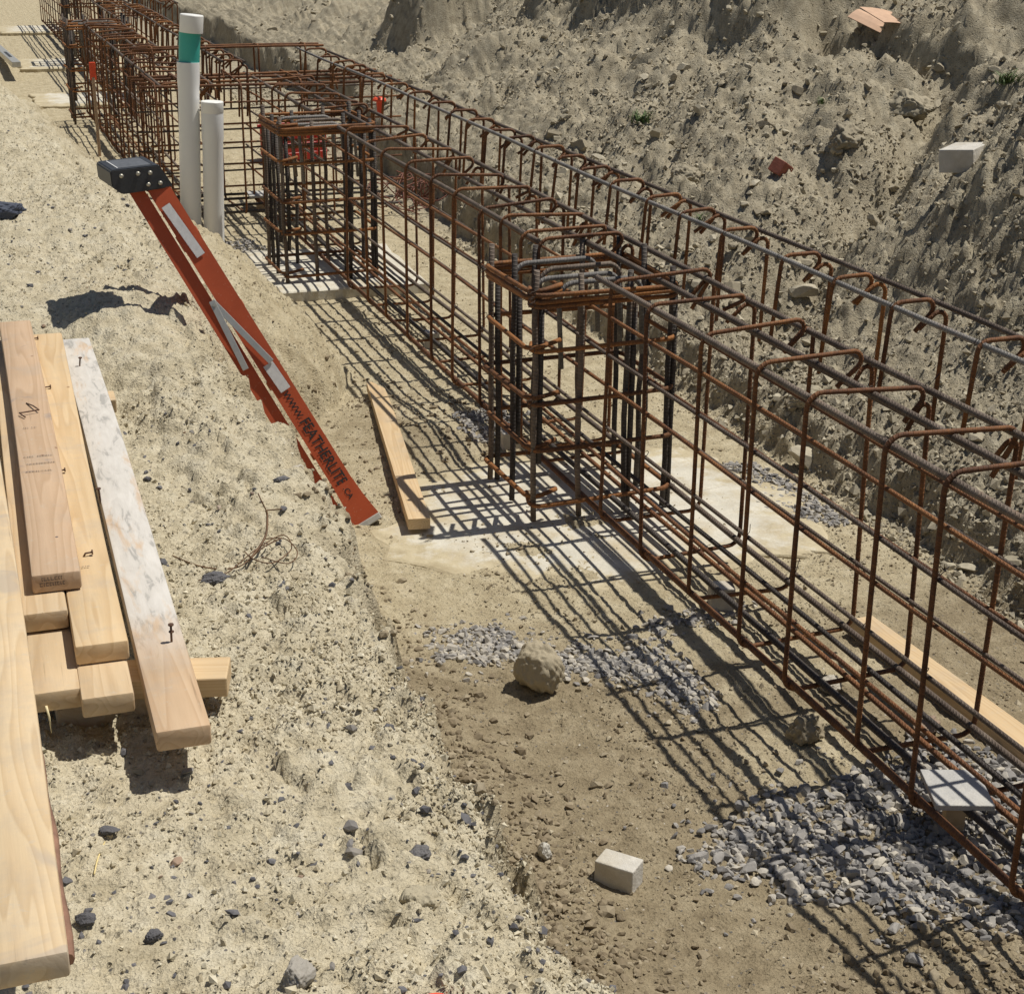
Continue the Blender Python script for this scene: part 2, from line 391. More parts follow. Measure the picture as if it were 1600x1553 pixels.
# crumbs on the bank, thicker towards its edge
def d_bank(x, y):
    i = edge_x(y) - x
    return np.where(i > -.05, .25 + .75 * np.exp(-np.abs(i) / .35), 0) * np.clip(.5 + 1.6 * fbm(x * 3, y * 3, 3, 50), .08, 1)
x, y = sample(48000, (-2.6, -.9, -2.8, 7), d_bank)
s = np.clip(nrs.lognormal(math.log(.0028), .5, len(x)), .0014, .012)
scatter('soil_crumbs', x, y, s, CRUMB, nrs.uniform(0, 1, len(x)), TPLT, label='pale soil crumbs strewn over the left bank', cat='soil')
x, y = sample(2000, (-2.6, -.95, -2.8, 5), lambda x, y: np.where(edge_x(y) - x > -.03, 1, 0) * np.clip(.5 + 2 * fbm(x * 2, y * 2, 3, 58), .1, 1))
s = np.clip(nrs.lognormal(math.log(.0040), .5, len(x)), .002, .012)
scatter('slate_pebbles', x, y, s, PEBBLE, np.clip(nrs.beta(1.3, 2.2, len(x)), 0, 1), label='small dark slate pebbles strewn over the left bank', cat='pebbles')
# trench floor litter
def d_floor(x, y): return np.where((x > edge_x(y) + .08) & (x < 1.05), 1, 0) * np.clip(.35 + 1.8 * fbm(x * 3, y * 3, 3, 52), .04, 1)
x, y = sample(22000, (-1.1, 1.1, -2.5, 9), d_floor)
s = np.clip(nrs.lognormal(math.log(.0036), .5, len(x)), .0016, .012)
scatter('floor_crumbs', x, y, s, CRUMB_D, nrs.uniform(.2, 1, len(x)), TPLT, label='loose tan crumbs and chips on the trench floor', cat='soil')
def d_damp(x, y): return gauss(x, y, -.88, -1.5, .16, 1.1) + .9 * gauss(x, y, .02, -2.15, .3, .25) + .6 * gauss(x, y, -.1, 1.3, .35, .5)
x, y = sample(5000, (-1.1, .8, -2.5, 2.5), d_damp)
s = np.clip(nrs.lognormal(math.log(.0055), .5, len(x)), .002, .016)
scatter('damp_crumbs', x, y, s, CRUMB_D, nrs.uniform(0, .7, len(x)), label='damp brown soil crumbs below the bank', cat='soil')
# slope clods
def d_slope(x, y): return np.where(x > .85, 1, 0) * np.clip(.5 + 1.5 * fbm(x * 2, y * 2, 3, 54), .1, 1)
x, y = sample(80000, (.8, 5.0, -1.6, 12), d_slope, 1.3)
s = np.clip(nrs.lognormal(math.log(.0072), .5, len(x)), .003, .030)
scatter('slope_clods', x, y, s, CRUMB_S, nrs.uniform(0, 1, len(x)), TPLT, label='loose grey brown crumbs covering the excavated slope', cat='soil')
x, y = sample(2600, (.8, 6.0, -1.6, 16), lambda x, y: np.where(x > .92, 1, 0) * np.clip(.3 + 2.2 * fbm(x * 1.3, y * 1.3, 3, 56), .03, 1), 1.0)
s = np.clip(nrs.lognormal(math.log(.022), .42, len(x)), .012, .075)
scatter('slope_lumps', x, y, s, CRUMB_S, nrs.uniform(.1, 1, len(x)), TPL, .45, label='hand sized clods lying over the excavated slope', cat='soil')
# crushed stone patches
def d_gravel_near(x, y): 
    g = gauss(x, y, -.10, -1.76, .36, .24, -.35) + .9 * gauss(x, y, .22, -1.62, .25, .2) + .75 * gauss(x, y, .05, -2.0, .25, .2)
    e_ = g + .45 * fbm(x * 7, y * 7, 4, 71); return np.clip(sst(.25, .62, e_) ** 1.5 + .05 * sst(.05, .4, g), 0, 1)
x, y = sample(4300, (-.7, .65, -2.4, -1.25), d_gravel_near, .5)
s = np.clip(nrs.lognormal(math.log(.0082), .38, len(x)), .003, .020)
scatter('gravel_patch', x, y, s, GRAVEL, np.clip(nrs.beta(2.0, 1.8, len(x)), 0, 1), TPL[:6], .25, label='patch of blue grey crushed stone under the near cage', cat='gravel')
def d_gravel_mid(x, y):
    g = gauss(x, y, -.62, -.58, .17, .16) + gauss(x, y, -.36, -.78, .2, .13, -.5) + .9 * gauss(x, y, .02, -.62, .2, .09) + .7 * gauss(x, y, -.2, -1.0, .1, .16)
    e_ = g + .6 * fbm(x * 7, y * 7, 4, 72); return np.clip(sst(.3, .85, e_) ** 1.5 + .05 * sst(.05, .4, g), 0, 1)
x, y = sample(2300, (-.95, .45, -1.35, -.3), d_gravel_mid, .5)
s = np.clip(nrs.lognormal(math.log(.0068), .4, len(x)), .003, .015)
scatter('gravel_patch', x, y, s, GRAVEL, np.clip(nrs.beta(2.6, 1.5, len(x)), 0, 1), TPL[:6], .3, label='thin spread of grey gravel around the large clod', cat='gravel')
def d_gravel_far(x, y):
    g = .9 * gauss(x, y, .75, .15, .16, .5) + gauss(x, y, .05, 1.2, .25, .3) + .9 * gauss(x, y, -.3, 4.6, .3, .35)
    return np.where(g + .4 * fbm(x * 6, y * 6, 3, 73) > .62, 1.0, 0)
x, y = sample(1600, (-.8, 1.1, -.6, 5.2), d_gravel_far, .8)
s = np.clip(nrs.normal(.009, .0025, len(x)), .004, .016)
scatter('gravel_patch', x, y, s, GRAVEL, np.clip(nrs.beta(2.4, 2.0, len(x)), 0, 1), TPL[:6], .2, label='scattered pale gravel along the footing cage behind the near column', cat='gravel')

# ------------------------------------------------------------------ larger clods and stones, one by one
def boulder_mesh(name, seed, rough=.3, sub=4, flat=.8, facets=True):
    bm = bmesh.new(); bmesh.ops.create_icosphere(bm, subdivisions=sub, radius=1)
    q = random.Random(seed); planes = [(Vector((q.gauss(0, 1), q.gauss(0, 1), q.gauss(0, 1))).normalized(), q.uniform(.62, .9)) for _ in range(9)]
    co = np.array([v.co[:] for v in bm.verts])
    o1 = q.uniform(0, 50)
    nn = fbm(co[:, 0] * 2 + o1, co[:, 1] * 2 + co[:, 2] * 1.7 + o1, 4, seed) * rough + fbm(co[:, 0] * 7 + o1, co[:, 1] * 7 - co[:, 2] * 6.3, 3, seed + 3) * rough * .45 + fbm(co[:, 0] * 19 + o1, co[:, 1] * 19 + co[:, 2] * 17, 3, seed + 8) * rough * .22
    for v, d in zip(bm.verts, nn):
        p = v.co.copy()
        if facets:
            for n_, h in planes:
                e = p.dot(n_) - h
                if e > 0: p -= n_ * e * .85
        v.co = p * (1 + float(d)); v.co.z *= flat
    me = bpy.data.meshes.new(name); bm.to_mesh(me); bm.free()
    at = me.attributes.new('tint', 'FLOAT', 'POINT'); at.data.foreach_set('value', np.full(len(me.vertices), q.uniform(.3, .7), np.float32))
    me.polygons.foreach_set('use_smooth', [True] * len(me.polygons))
    return me
def boulder(name, x, y, size, material, label, cat, seed, flat=.8, rough=.3, sink=.25, tint=None, rot=None):
    me = boulder_mesh(name, seed, rough, 5, flat)
    if tint is not None: me.attributes['tint'].data.foreach_set('value', np.full(len(me.vertices), tint, np.float32))
    o = link(name, me, material); sx, sy, sz = size if isinstance(size, tuple) else (size, size, size)
    o.scale = (sx, sy, sz); o.rotation_euler = (0, 0, rot if rot is not None else rnd.uniform(0, 6))
    o.location = (x, y, tz(x, y) + sz * flat * (1 - 2 * sink) * .9)
    return tag(o, label, cat)
boulder('soil_clod', -.535, -.87, (.062, .058, .075), CRUMB_D, 'large tan soil clod standing in the thin gravel left of the cage', 'clod', 3, .9, .24, .1, .85)
boulder('soil_clod', -.0, -1.30, (.05, .045, .05), CRUMB_D, 'crumbly tan clod against the front bottom bar near the tile', 'clod', 8, .85, .4, .15, .7)
boulder('stone', .30, -1.37, (.045, .03, .028), PEBBLE, 'angular brown stone beside the plank under the cage', 'stone', 21, .8, .25, .1, .9, .5)
boulder('stone', .19, -1.10, (.035, .028, .028), GRAVEL, 'pale angular stone under the mid bottom bar', 'stone', 22, .8, .25, .15, .9)
boulder('stone', -.795, -1.60, (.013, .018, .024), PEBBLE, 'whitish upright stone chip left of the concrete block', 'stone', 23, .9, .25, .1, 1.0, .3)
boulder('stone', -1.291, -2.37, (.030, .028, .026), CRUMB, 'rounded tan clod half buried near the bank edge at the bottom', 'clod', 31, .8, .3, .35, .3)
boulder('stone', -1.507, -2.51, (.033, .021, .026), GRAVEL, 'grey angular stone at the bottom edge left of the orange cap', 'stone', 32, .8, .25, .2, .75, .9)
boulder('stone', -1.682, -2.36, (.013, .011, .011), PEBBLE, 'dark grey stone on bare soil right of the foremost board end', 'stone', 33, .8, .25, .2, .25)
boulder('stone', -1.768, -2.29, (.012, .016, .012), PEBBLE, 'dark slate chip beside the bark edge of the foremost board', 'stone', 34, .7, .25, .2, .2, .8)
boulder('stone', -1.712, -2.069, (.017, .011, .011), PEBBLE, 'long dark slate pebble below the board shadow', 'stone', 35, .6, .2, .2, .35, -.3)
boulder('stone', -1.312, -2.02, (.014, .011, .009), PEBBLE, 'blue grey pebble left of the broken crust', 'stone', 36, .7, .2, .2, .25)
boulder('stone', -1.255, -2.25, (.020, .017, .016), PEBBLE, 'dull grey stone just above the half buried clod', 'stone', 37, .8, .25, .3, .55)
boulder('stone', -1.385, -1.135, (.030, .019, .018), PEBBLE, 'dark green grey stone lying under the tie wire tangle', 'stone', 38, .7, .25, .15, .35, .2)
boulder('stone', -1.215, -1.10, (.026, .017, .012), CRUMB, 'flat buff stone right of the tie wire tangle', 'stone', 39, .6, .25, .3, .2, .6)
boulder('stone', -1.06, -.46, (.018, .014, .012), GRAVEL, 'pale stone on the bank edge beside the ladder lettering', 'stone', 40, .7, .25, .2, .95)
boulder('stone', -1.13, -.60, (.022, .013, .012), PEBBLE, 'cluster sized grey stone on the bank below the ladder', 'stone', 41, .7, .25, .2, .5)
for q_, (bx, by, bs, lb) in enumerate([(1.06, .62, .07, 'grey clod at the foot of the low wall left of the mound'), (1.22, 1.05, .09, 'large shaded clod right of the stem cage by the gully mouth'),
        (2.35, 2.6, .10, 'blocky boulder beside the upper gully bend'), (2.95, 3.0, .13, 'large clod at the top right beside the gully'),
        (2.1, 3.0, .07, 'dark lump on the slope above the gully'), (1.72, 3.1, .09, 'grey lump beside the grass tuft on the slope'), (1.0, 3.0, .08, 'pale clod at the trench wall behind the far column')]):
    boulder('soil_clod', bx, by, (bs, bs * .9, bs * .8), CRUMB_S, lb, 'clod', 60 + q_, .8, .4, .3)

# ------------------------------------------------------------------ tubes for rebar, wire and pipe
def tube(path, r, sides=8, cap=True, twist=0):
    p = [Vector(q) for q in path]; n = len(p); vs = []; uv = []; rings = []
    t0 = (p[1] - p[0]).normalized(); up = Vector((0, 0, 1)) if abs(t0.z) < .9 else Vector((1, 0, 0))
    nrm = (up - t0 * up.dot(t0)).normalized(); ln = 0
    for i in range(n):
        if i == 0: tg = p[1] - p[0]
        elif i == n - 1: tg = p[-1] - p[-2]
        else: tg = (p[i + 1] - p[i]).normalized() + (p[i] - p[i - 1]).normalized()
        tg.normalize(); nrm = (nrm - tg * nrm.dot(tg)); nrm.normalize(); bn = tg.cross(nrm)
        if i: ln += (p[i] - p[i - 1]).length
        rr = r[i] if isinstance(r, (list, tuple)) else r
        for k in range(sides):
            a = 2 * math.pi * k / sides; vs.append(p[i] + nrm * math.cos(a) * rr + bn * math.sin(a) * rr); uv.append((ln, k / sides))
    fs = []
    for i in range(n - 1):
        for k in range(sides):
            k2 = (k + 1) % sides; fs.append((i * sides + k, i * sides + k2, (i + 1) * sides + k2, (i + 1) * sides + k))
    if cap:
        fs.append(tuple(range(sides - 1, -1, -1))); fs.append(tuple((n - 1) * sides + k for k in range(sides)))
    return vs, fs, uv
def tubes_mesh(name, items, sides=8):
    V = []; F = []; U = []
    for path, r in items:
        v, f, u = tube(path, r, sides); o = len(V); V += v; F += [tuple(i + o for i in q) for q in f]; U += u
    me = bpy.data.meshes.new(name); me.from_pydata([tuple(q) for q in V], [], F)
    ul = me.uv_layers.new(name='UVMap'); li = np.zeros(len(me.loops), np.int32); me.loops.foreach_get('vertex_index', li)
    ul.data.foreach_set('uv', np.array(U, np.float32)[li].ravel())
    me.polygons.foreach_set('use_smooth', [len(q) == 4 for q in F])
    return me
def rounded(pts, rad, seg=5):
    P_ = [Vector(q) for q in pts]; out = [P_[0]]
    for i in range(1, len(P_) - 1):
        r = rad[i] if isinstance(rad, (list, tuple)) else rad
        a, b, c = P_[i - 1], P_[i], P_[i + 1]; d1 = (a - b).normalized(); d2v = (c - b).normalized()
        ang = math.acos(max(-1, min(1, d1.dot(d2v)))); t = r / math.tan(ang / 2); t = min(t, .48 * (a - b).length, .48 * (c - b).length)
        p1, p2 = b + d1 * t, b + d2v * t
        bis = (d1 + d2v)
        if bis.length < 1e-4: out.append(b); continue
        rr = t * math.tan(ang / 2); ctr = b + bis.normalized() * (rr / math.sin(ang / 2)); v1, v2 = p1 - ctr, p2 - ctr
        for k in range(seg + 1):
            out.append(ctr + v1.slerp(v2, k / seg).normalized() * (v1.length * (1 - k / seg) + v2.length * k / seg) if v1.length > 1e-6 and v1.angle(v2, 0) < 3.1 else p1.lerp(p2, k / seg))
    out.append(P_[-1]); return out

def rebar_material(name, stops, rib_tone=.25, ribs=.012):
    m, t, b = mat(name)
    geo = N(t, 'ShaderNodeNewGeometry'); P = geo.outputs['Position']
    info = N(t, 'ShaderNodeObjectInfo')
    f = noise(t, P, 9, 6, .7); f2 = noise(t, P, 70, 5, .7)
    add = N(t, 'ShaderNodeMath', operation='MULTIPLY_ADD'); L(t, info.outputs['Random'], add.inputs[0]); add.inputs[1].default_value = .22; 
    mm = N(t, 'ShaderNodeMath', operation='MULTIPLY_ADD'); L(t, f2, mm.inputs[0]); mm.inputs[1].default_value = .45; mm.inputs[2].default_value = -.34
    ad2 = N(t, 'ShaderNodeMath', operation='ADD'); L(t, f, ad2.inputs[0]); L(t, mm.outputs[0], ad2.inputs[1]); L(t, ad2.outputs[0], add.inputs[2])
    c = ramp(t, add.outputs[0], stops)
    uv = N(t, 'ShaderNodeUVMap', uv_map='UVMap'); sx = N(t, 'ShaderNodeSeparateXYZ'); L(t, uv.outputs[0], sx.inputs[0])
    # deformation ribs: slanted rings along the bar
    a1 = N(t, 'ShaderNodeMath', operation='MULTIPLY_ADD'); L(t, sx.outputs[0], a1.inputs[0]); a1.inputs[1].default_value = 2 * math.pi / ribs
    a2 = N(t, 'ShaderNodeMath', operation='MULTIPLY'); L(t, sx.outputs[1], a2.inputs[0]); a2.inputs[1].default_value = 2 * math.pi; L(t, a2.outputs[0], a1.inputs[2])
    sn = N(t, 'ShaderNodeMath', operation='SINE'); L(t, a1.outputs[0], sn.inputs[0])
    pw = N(t, 'ShaderNodeMath', operation='SMOOTH_MAX'); L(t, sn.outputs[0], pw.inputs[0]); pw.inputs[1].default_value = 0.2; pw.inputs[2].default_value = .2
    c = mix(t, rib_tone, c, ramp(t, sn.outputs[0], [(0, (.55, .52, .5)), (1, (1.25, 1.2, 1.15))]), 'MULTIPLY')  # bar colour darker between the ribs, lighter on their crests
    L(t, c, b.inputs['Base Color']); b.inputs['Roughness'].default_value = .72; b.inputs['Metallic'].default_value = .0
    b.inputs['Specular IOR Level'].default_value = .35
    n1 = bump(t, pw.outputs[0], .8, .0018); n2 = bump(t, f2, .5, .0015, n1); L(t, n2, b.inputs['Normal'])
    return m
RUST = rebar_material('rebar_rust', [(.2, (.055, .025, .013)), (.42, (.125, .053, .023)), (.6, (.215, .092, .034)), (.85, (.33, .15, .05))])
RUSTY = rebar_material('rebar_orange_rust', [(.2, (.08, .036, .017)), (.42, (.175, .075, .028)), (.6, (.30, .125, .038)), (.85, (.42, .18, .055))])
GREYB = rebar_material('rebar_dusty_grey', [(.2, (.062, .044, .034)), (.45, (.125, .094, .072)), (.62, (.195, .155, .122)), (.9, (.25, .16, .10))], .35)
STEEL = rebar_material('rebar_mill_grey', [(.2, (.10, .095, .09)), (.45, (.19, .18, .168)), (.62, (.265, .25, .23)), (.9, (.24, .16, .11))], .35)
DARKB = rebar_material('rebar_dark', [(.2, (.028, .023, .021)), (.45, (.06, .05, .044)), (.65, (.105, .09, .078)), (.9, (.16, .10, .06))], .4)
WIRE = plain('tie_wire_black', (.045, .032, .025), .7, .3, 40)

def wob(y, amp, ph, fr=1.1): return amp * (math.sin(y * fr + ph) * .6 + math.sin(y * fr * 2.7 + ph * 2.1) * .4)
def long_bar(name, parent, x, z, y0, y1, r, material, amp=.004, step=.12, sides=8, tail=None):
    ph, ph2 = rnd.uniform(0, 6), rnd.uniform(0, 6); n = max(3, int(abs(y1 - y0) / step)); path = []
    for i in range(n + 1):
        y = y0 + (y1 - y0) * i / n; path.append((x + wob(y, amp, ph), y, z + wob(y, amp, ph2)))
    if tail: path = rounded([*tail, *path], [0.04] * (len(path) + len(tail)), 4)
    return link(name, tubes_mesh(name, [(path, r)], sides), material, parent)
def stirrup_mesh(W, H, r, seed, hooks=True, sides=8):
    q = random.Random(seed); j = lambda a: q.uniform(-a, a) * 1.5; d = r * 1.1
    e = [(0 + j(.006), H + j(.008)), (0 + j(.006), 0 + j(.006)), (W + j(.008), 0 + j(.008)), (W + j(.006), H + j(.010))]
    A = (e[3][0] - .085 + j(.02), -d, e[3][1] - .095 + j(.02)); B = (e[3][0] - .075 + j(.02), d, e[3][1] - .105 + j(.02))
    if q.random() < .35: A = (A[0] - .02, A[1], e[3][1] - .035)
    pts = [A, (e[3][0], -d, e[3][1] + .004), (e[0][0], -d * .6, e[0][1]), (e[1][0], 0, e[1][1]), (e[2][0], d * .6, e[2][1]), (e[3][0], d, e[3][1]), B]
    rad = [0, .024, .04, .04, .04, .024, 0]
    return tubes_mesh('stirrup', [(rounded(pts, rad, 5), r)], sides)
def stem_hoop_mesh(seed, x0, x1, z0, z1, zb, r, sides=8):
    q = random.Random(seed); j = lambda a: q.uniform(-a, a)
    zt0, zt1 = z1 + j(.006), z1 + j(.008)
    p1 = [(x0 - .02 + j(.004), j(.008), zb + j(.03)), (x0 + j(.004), 0, zt0), (x1 + j(.008), 0, zt1), (x1 - .075, r * 1.2, zt1 - .085)]
    p2 = [(x1 - .012 + j(.005), -r * 2.1, z0 + j(.03)), (x1 + .004, -r * 2.1, zt1 - .004), (x1 - .085 + j(.02), -r * 1.4, zt1 - .075)]
    return tubes_mesh('stem_hoop', [(rounded(p1, [0, .032, .024, 0], 5), r), (rounded(p2, [0, .024, 0], 5), r)], sides)
ST_MESH = {}
def cage(root, W, H, ys, y0, y1, near=True, bottom=(0, .26, .5, .74, 1.0), skins=(.14, .285, .43, .58, .74), top=(0, .5, 1.0), spans=None, sides=8):
    """stirrups and bars in the frame of root: x across, y along, z up"""
    for i, y in enumerate(ys):
        k = (round(W, 2), round(H, 2), rnd.randrange(7), sides)
        if k not in ST_MESH: ST_MESH[k] = stirrup_mesh(W, H, .0064, rnd.randrange(9999), True, sides)
        me = ST_MESH[k]; o = link('stirrup', me, RUST, root); o.location = (rnd.uniform(-.004, .004), y, rnd.uniform(-.004, .004))
        o.rotation_euler = (rnd.uniform(-.012, .012), rnd.uniform(-.006, .006), rnd.uniform(-.03, .03))
    ri = .0094
    for f in top:
        for a_, b_ in (spans if (spans and f == 0) else ((y0, y1),)): long_bar('top_bar', root, .018 + f * (W - .036), H - .017, a_, b_, ri, GREYB, .0045, sides=sides)
    for i, f in enumerate(bottom): long_bar('bottom_bar', root, .018 + f * (W - .036), .017, y0, y1, ri if i in (0, 1, len(bottom) - 1) else .0075, (RUST, DARKB, RUST, DARKB, GREYB)[i % 5], .004, sides=sides)
    for i, f in enumerate(skins):
        long_bar('side_bar', root, .012, H * (1 - f) + rnd.uniform(-.012, .012), y0, y1, .0058, GREYB if i % 2 else RUST, .006, sides=sides)
        long_bar('side_bar', root, W - .012, H * (1 - f) + rnd.uniform(-.012, .012), y0, y1, .0058, RUST if i % 2 else GREYB, .006, sides=sides)
def tie_wires(root, pts, rr=.011):
    items = []
    for (x, y, z) in pts:
        a = rnd.uniform(0, 6); loop = []
        for k in range(8):
            t = k / 7 * 5.2 + a; loop.append((x + math.cos(t) * rr, y + math.cos(t * 1.0 + .8) * rr * .7, z + math.sin(t) * rr))
        loop.append((x + math.cos(a) * .02 + rnd.uniform(-.01, .01), y + rnd.uniform(-.012, .012), z + rnd.uniform(-.005, .03)))
        items.append((loop, .0011))
    o = link('tie_wire', tubes_mesh('tie_wire', items, 4), WIRE, root); o['kind'] = 'stuff'; return o

W_A, H_A, Z_A = .342, .779, .07
offs = [.015, .004, -.014, -.035, .012, -.012, .048, -.019]
ysA = [-.3 * k + (offs[k] if k < 8 else 0) for k in range(0, 11)] + [.60, .761, 1.007, 1.23, 1.54, 1.87, 2.217, 2.6, 2.92, 3.25, 4.02, 4.3, 4.66, 5.02, 5.36, 5.7]
cA = empty('footing_cage', (0, 0, Z_A), 'long rusty rebar footing cage running down the trench through both column cages', 'rebar cage')
cage(cA, W_A, H_A, ysA, -3.4, 5.95, spans=((-3.4, .13), (.66, 3.46), (4.0, 5.95)))
tie_wires(cA, [(x, y + .008, z) for y in ysA if y < 2 for (x, z) in ((.012, H_A - .012), (W_A / 2, H_A - .008), (W_A - .012, H_A - .012), (.012, .012), (W_A * .3, .008), (W_A * .6, .008), (.008, H_A * .7), (.008, H_A * .42))])
# stem cage on the far side of the footing cage
ysS = [-2.8, -2.5, -2.2, -1.9, -1.59, -1.272, -.909, -.625, -.314, .03, .35, .64, .924, 1.229, 1.461, 1.69, 2.054, 2.304, 2.56, 2.81, 3.15, 3.5, 3.98, 4.4, 4.8, 5.1, 5.5, 5.85]
cS = empty('stem_cage', (0, 0, 0), 'narrow rebar stem cage rising along the far side of the long footing cage', 'rebar cage')
SM = [stem_hoop_mesh(s, .39, .545, .62, .968, .745, .0062) for s in range(7)]
for y in ysS:
    o = link('stem_hoop', SM[rnd.randrange(7)], RUSTY if rnd.random() < .25 else RUST, cS); o.location = (0, y, rnd.uniform(-.006, .006)); o.rotation_euler = (rnd.uniform(-.02, .02), 0, rnd.uniform(-.05, .05))
long_bar('stem_bar', cS, .398, .957, -3.2, 6.15, .0078, STEEL, .005)
long_bar('stem_bar', cS, .532, .952, -3.2, 6.15, .0078, GREYB, .005)
tie_wires(cS, [(x, y + .006, .962) for y in ysS if y < 2 for x in (.394, .54)], .010)

# column cages
def column_cage(x0, x1, y0, y1, ztop, ties, label, seed, sides=8):
    q = random.Random(seed); cx, cy = (x0 + x1) / 2, (y0 + y1) / 2
    root = empty('column_cage', (cx, cy, 0), label, 'rebar cage')
    hx, hy = (x1 - x0) / 2, (y1 - y0) / 2
    for i, z in enumerate(ties):
        a = [(-hx, -hy), (hx, -hy), (hx, hy), (-hx, hy)]; tl = .11; dz = .008
        pts = [(-hx + tl, -hy + .05, z + dz * 2), (-hx, -hy, z + dz), (-hx, hy, z), (hx, hy, z), (hx, -hy, z), (-hx, -hy, z - dz), (-hx + .035, -hy + tl, z - dz)]
        pts = [(px + q.uniform(-.006, .006), py + q.uniform(-.006, .006), pz + q.uniform(-.006, .006)) for px, py, pz in pts]
        o = link('tie', tubes_mesh('tie', [(rounded(pts, [0, .035, .045, .045, .045, .035, 0], 5), .0078)], sides), RUSTY, root)
    bx, by = hx - .022, hy - .022
    spots = [(-bx, -by), (bx, -by), (bx, by), (-bx, by), (-bx, 0), (bx, 0), (-bx * .33, -by), (bx * .38, -by), (-bx * .33, by), (bx * .38, by)]
    for i, (px, py) in enumerate(spots):
        top = ztop + q.uniform(-.02, .03); 
        path = [(px + q.uniform(-.006, .006), py + q.uniform(-.006, .006), .025 + (top - .025) * k / 5) for k in range(6)]
        link('vertical_bar', tubes_mesh('vertical_bar', [(path, .0098)], sides), DARKB if i % 3 else GREYB, root)
        if i in (0, 1, 3, 4, 5, 7):        # lapped starter bars beside the main ones
            path = [(px + .021 + q.uniform(-.004, .004), py + .006 + q.uniform(-.004, .004), z) for z in (.02 if i % 2 else .22, .3, .5, ztop - .08)]
            link('starter_bar', tubes_mesh('starter_bar', [(path, .0098)], sides), DARKB, root)
    # hooked bars lying across the top
    for i, fy in enumerate((.62, .25, -.22, -.5)):
        py = fy * hy; z = ztop - .045 - .004 * i; e0, e1 = -hx + .07 + .06 * (i % 2), hx - .08 - .05 * ((i + 1) % 2)
        pts = [(e0 + .02, py + .01, z - .28), (e0, py, z), (e1, py + .015, z), (e1 + .02, py + .03, z - .26)]
        link('hooked_bar', tubes_mesh('hooked_bar', [(rounded(pts, .05, 6), .0085)], sides), STEEL if i != 1 else GREYB, root)
    tie_wires(root, [(sx * hx, sy * hy, z) for z in ties for sx in (-1, 1) for sy in (-1, 1)], .014)
    return root
column_cage(-.185, .315, .165, .625, .835, (.096, .275, .435, .60, .745, .762, .778), 'near rebar column cage with three ties bunched at its top', 5)
column_cage(-.28, .215, 3.50, 3.97, .87, (.10, .31, .47, .66, .80, .815, .83), 'far rebar column cage in front of the red crate', 6)

# cross cage and the cages beyond it
Wt = .62
cT = empty('cross_cage', (-.62, 5.28, Z_A), 'short rebar cage crossing the trench behind the two white pipes', 'rebar cage', rot=(0, 0, R(-90)))
cT.rotation_euler = (0, 0, R(90)); cT.location = (1.0, 5.28, Z_A)
# local x runs along +Y after the turn, local y runs along -X
cT.location = (.95, 5.28, Z_A)
for i, yl in enumerate((.35, .72, 1.08, 1.42, 1.58)):
    k = (round(Wt, 2), round(H_A, 2), i % 3, 6)
    if k not in ST_MESH: ST_MESH[k] = stirrup_mesh(Wt, H_A, .0066, 500 + i, True, 6)
    o = link('stirrup', ST_MESH[k], RUST, cT); o.location = (0, yl, 0); o.rotation_euler = (0, 0, rnd.uniform(-.03, .03))
for f in (0, .33, .66, 1): long_bar('top_bar', cT, .02 + f * (Wt - .04), H_A - .018, .1, 1.66, .0085, RUST, .004, sides=6)
for f in (0, .35, .7, 1): long_bar('bottom_bar', cT, .02 + f * (Wt - .04), .018, .1, 1.66, .0085, DARKB, .004, sides=6)
for f in (.14, .3, .45, .6, .78):
    long_bar('side_bar', cT, .012, H_A * (1 - f), .1, 1.62, .0058, RUST, .006, sides=6)
    long_bar('side_bar', cT, Wt - .012, H_A * (1 - f), .1, 1.62, .0058, GREYB, .006, sides=6)
cTs = empty('stem_cage', (.545, 6.0, 0), 'short upper stem cage crossing behind the taller white pipe', 'rebar cage')
for i, xl in enumerate((-.12, -.42, -.75, -1.08)):
    pts = [(xl, 0, .60), (xl, 0, .99), (xl, .16, .985), (xl + .004, .16, .60)]
    link('stem_hoop', tubes_mesh('stem_hoop', [(rounded(pts, .03, 4), .0062)], 6), RUST, cTs)
for yy, zz in ((.008, .978), (.152, .975)):
    link('stem_bar', tubes_mesh('stem_bar', [([(.0 - .3 * k, yy, zz + .004 * math.sin(k)) for k in range(5)], .0078)], 6), RUST, cTs)
def far_cage(x, y0, y1, label, stem=True, W=.342, step=.3, name='footing_cage'):
    root = empty(name, (x, 0, Z_A), label, 'rebar cage')
    n = int((y1 - y0) / step); ys = [y0 + .1 + step * i + rnd.uniform(-.03, .03) for i in range(n + 1)]
    cage(root, W, H_A, ys, y0, y1, sides=6)
    return root, ys
rB, ysB = far_cage(-.605, 5.3, 9.9, 'dense rebar footing cage left of the taller white pipe', step=.27)
cBs = empty('stem_cage', (-.605, 0, 0), 'narrow stem cage along the back of the cage left of the pipe', 'rebar cage')
for y in ysB:
    o = link('stem_hoop', SM[rnd.randrange(7)], RUST, cBs); o.location = (0, y + .05, rnd.uniform(-.006, .006))
long_bar('stem_bar', cBs, .398, .957, 5.4, 10.2, .0078, GREYB, .005, sides=6); long_bar('stem_bar', cBs, .532, .952, 5.4, 10.2, .0078, GREYB, .005, sides=6)
rC, ysC = far_cage(-.27, 10.3, 20.0, 'most distant rebar footing cage at the top left corner', step=.36)
cCs = empty('stem_cage', (-.27, 0, 0), 'most distant narrow stem cage at the top left corner', 'rebar cage')
for y in ysC:
    o = link('stem_hoop', SM[rnd.randrange(7)], RUST, cCs); o.location = (0, y + .05, rnd.uniform(-.006, .006))
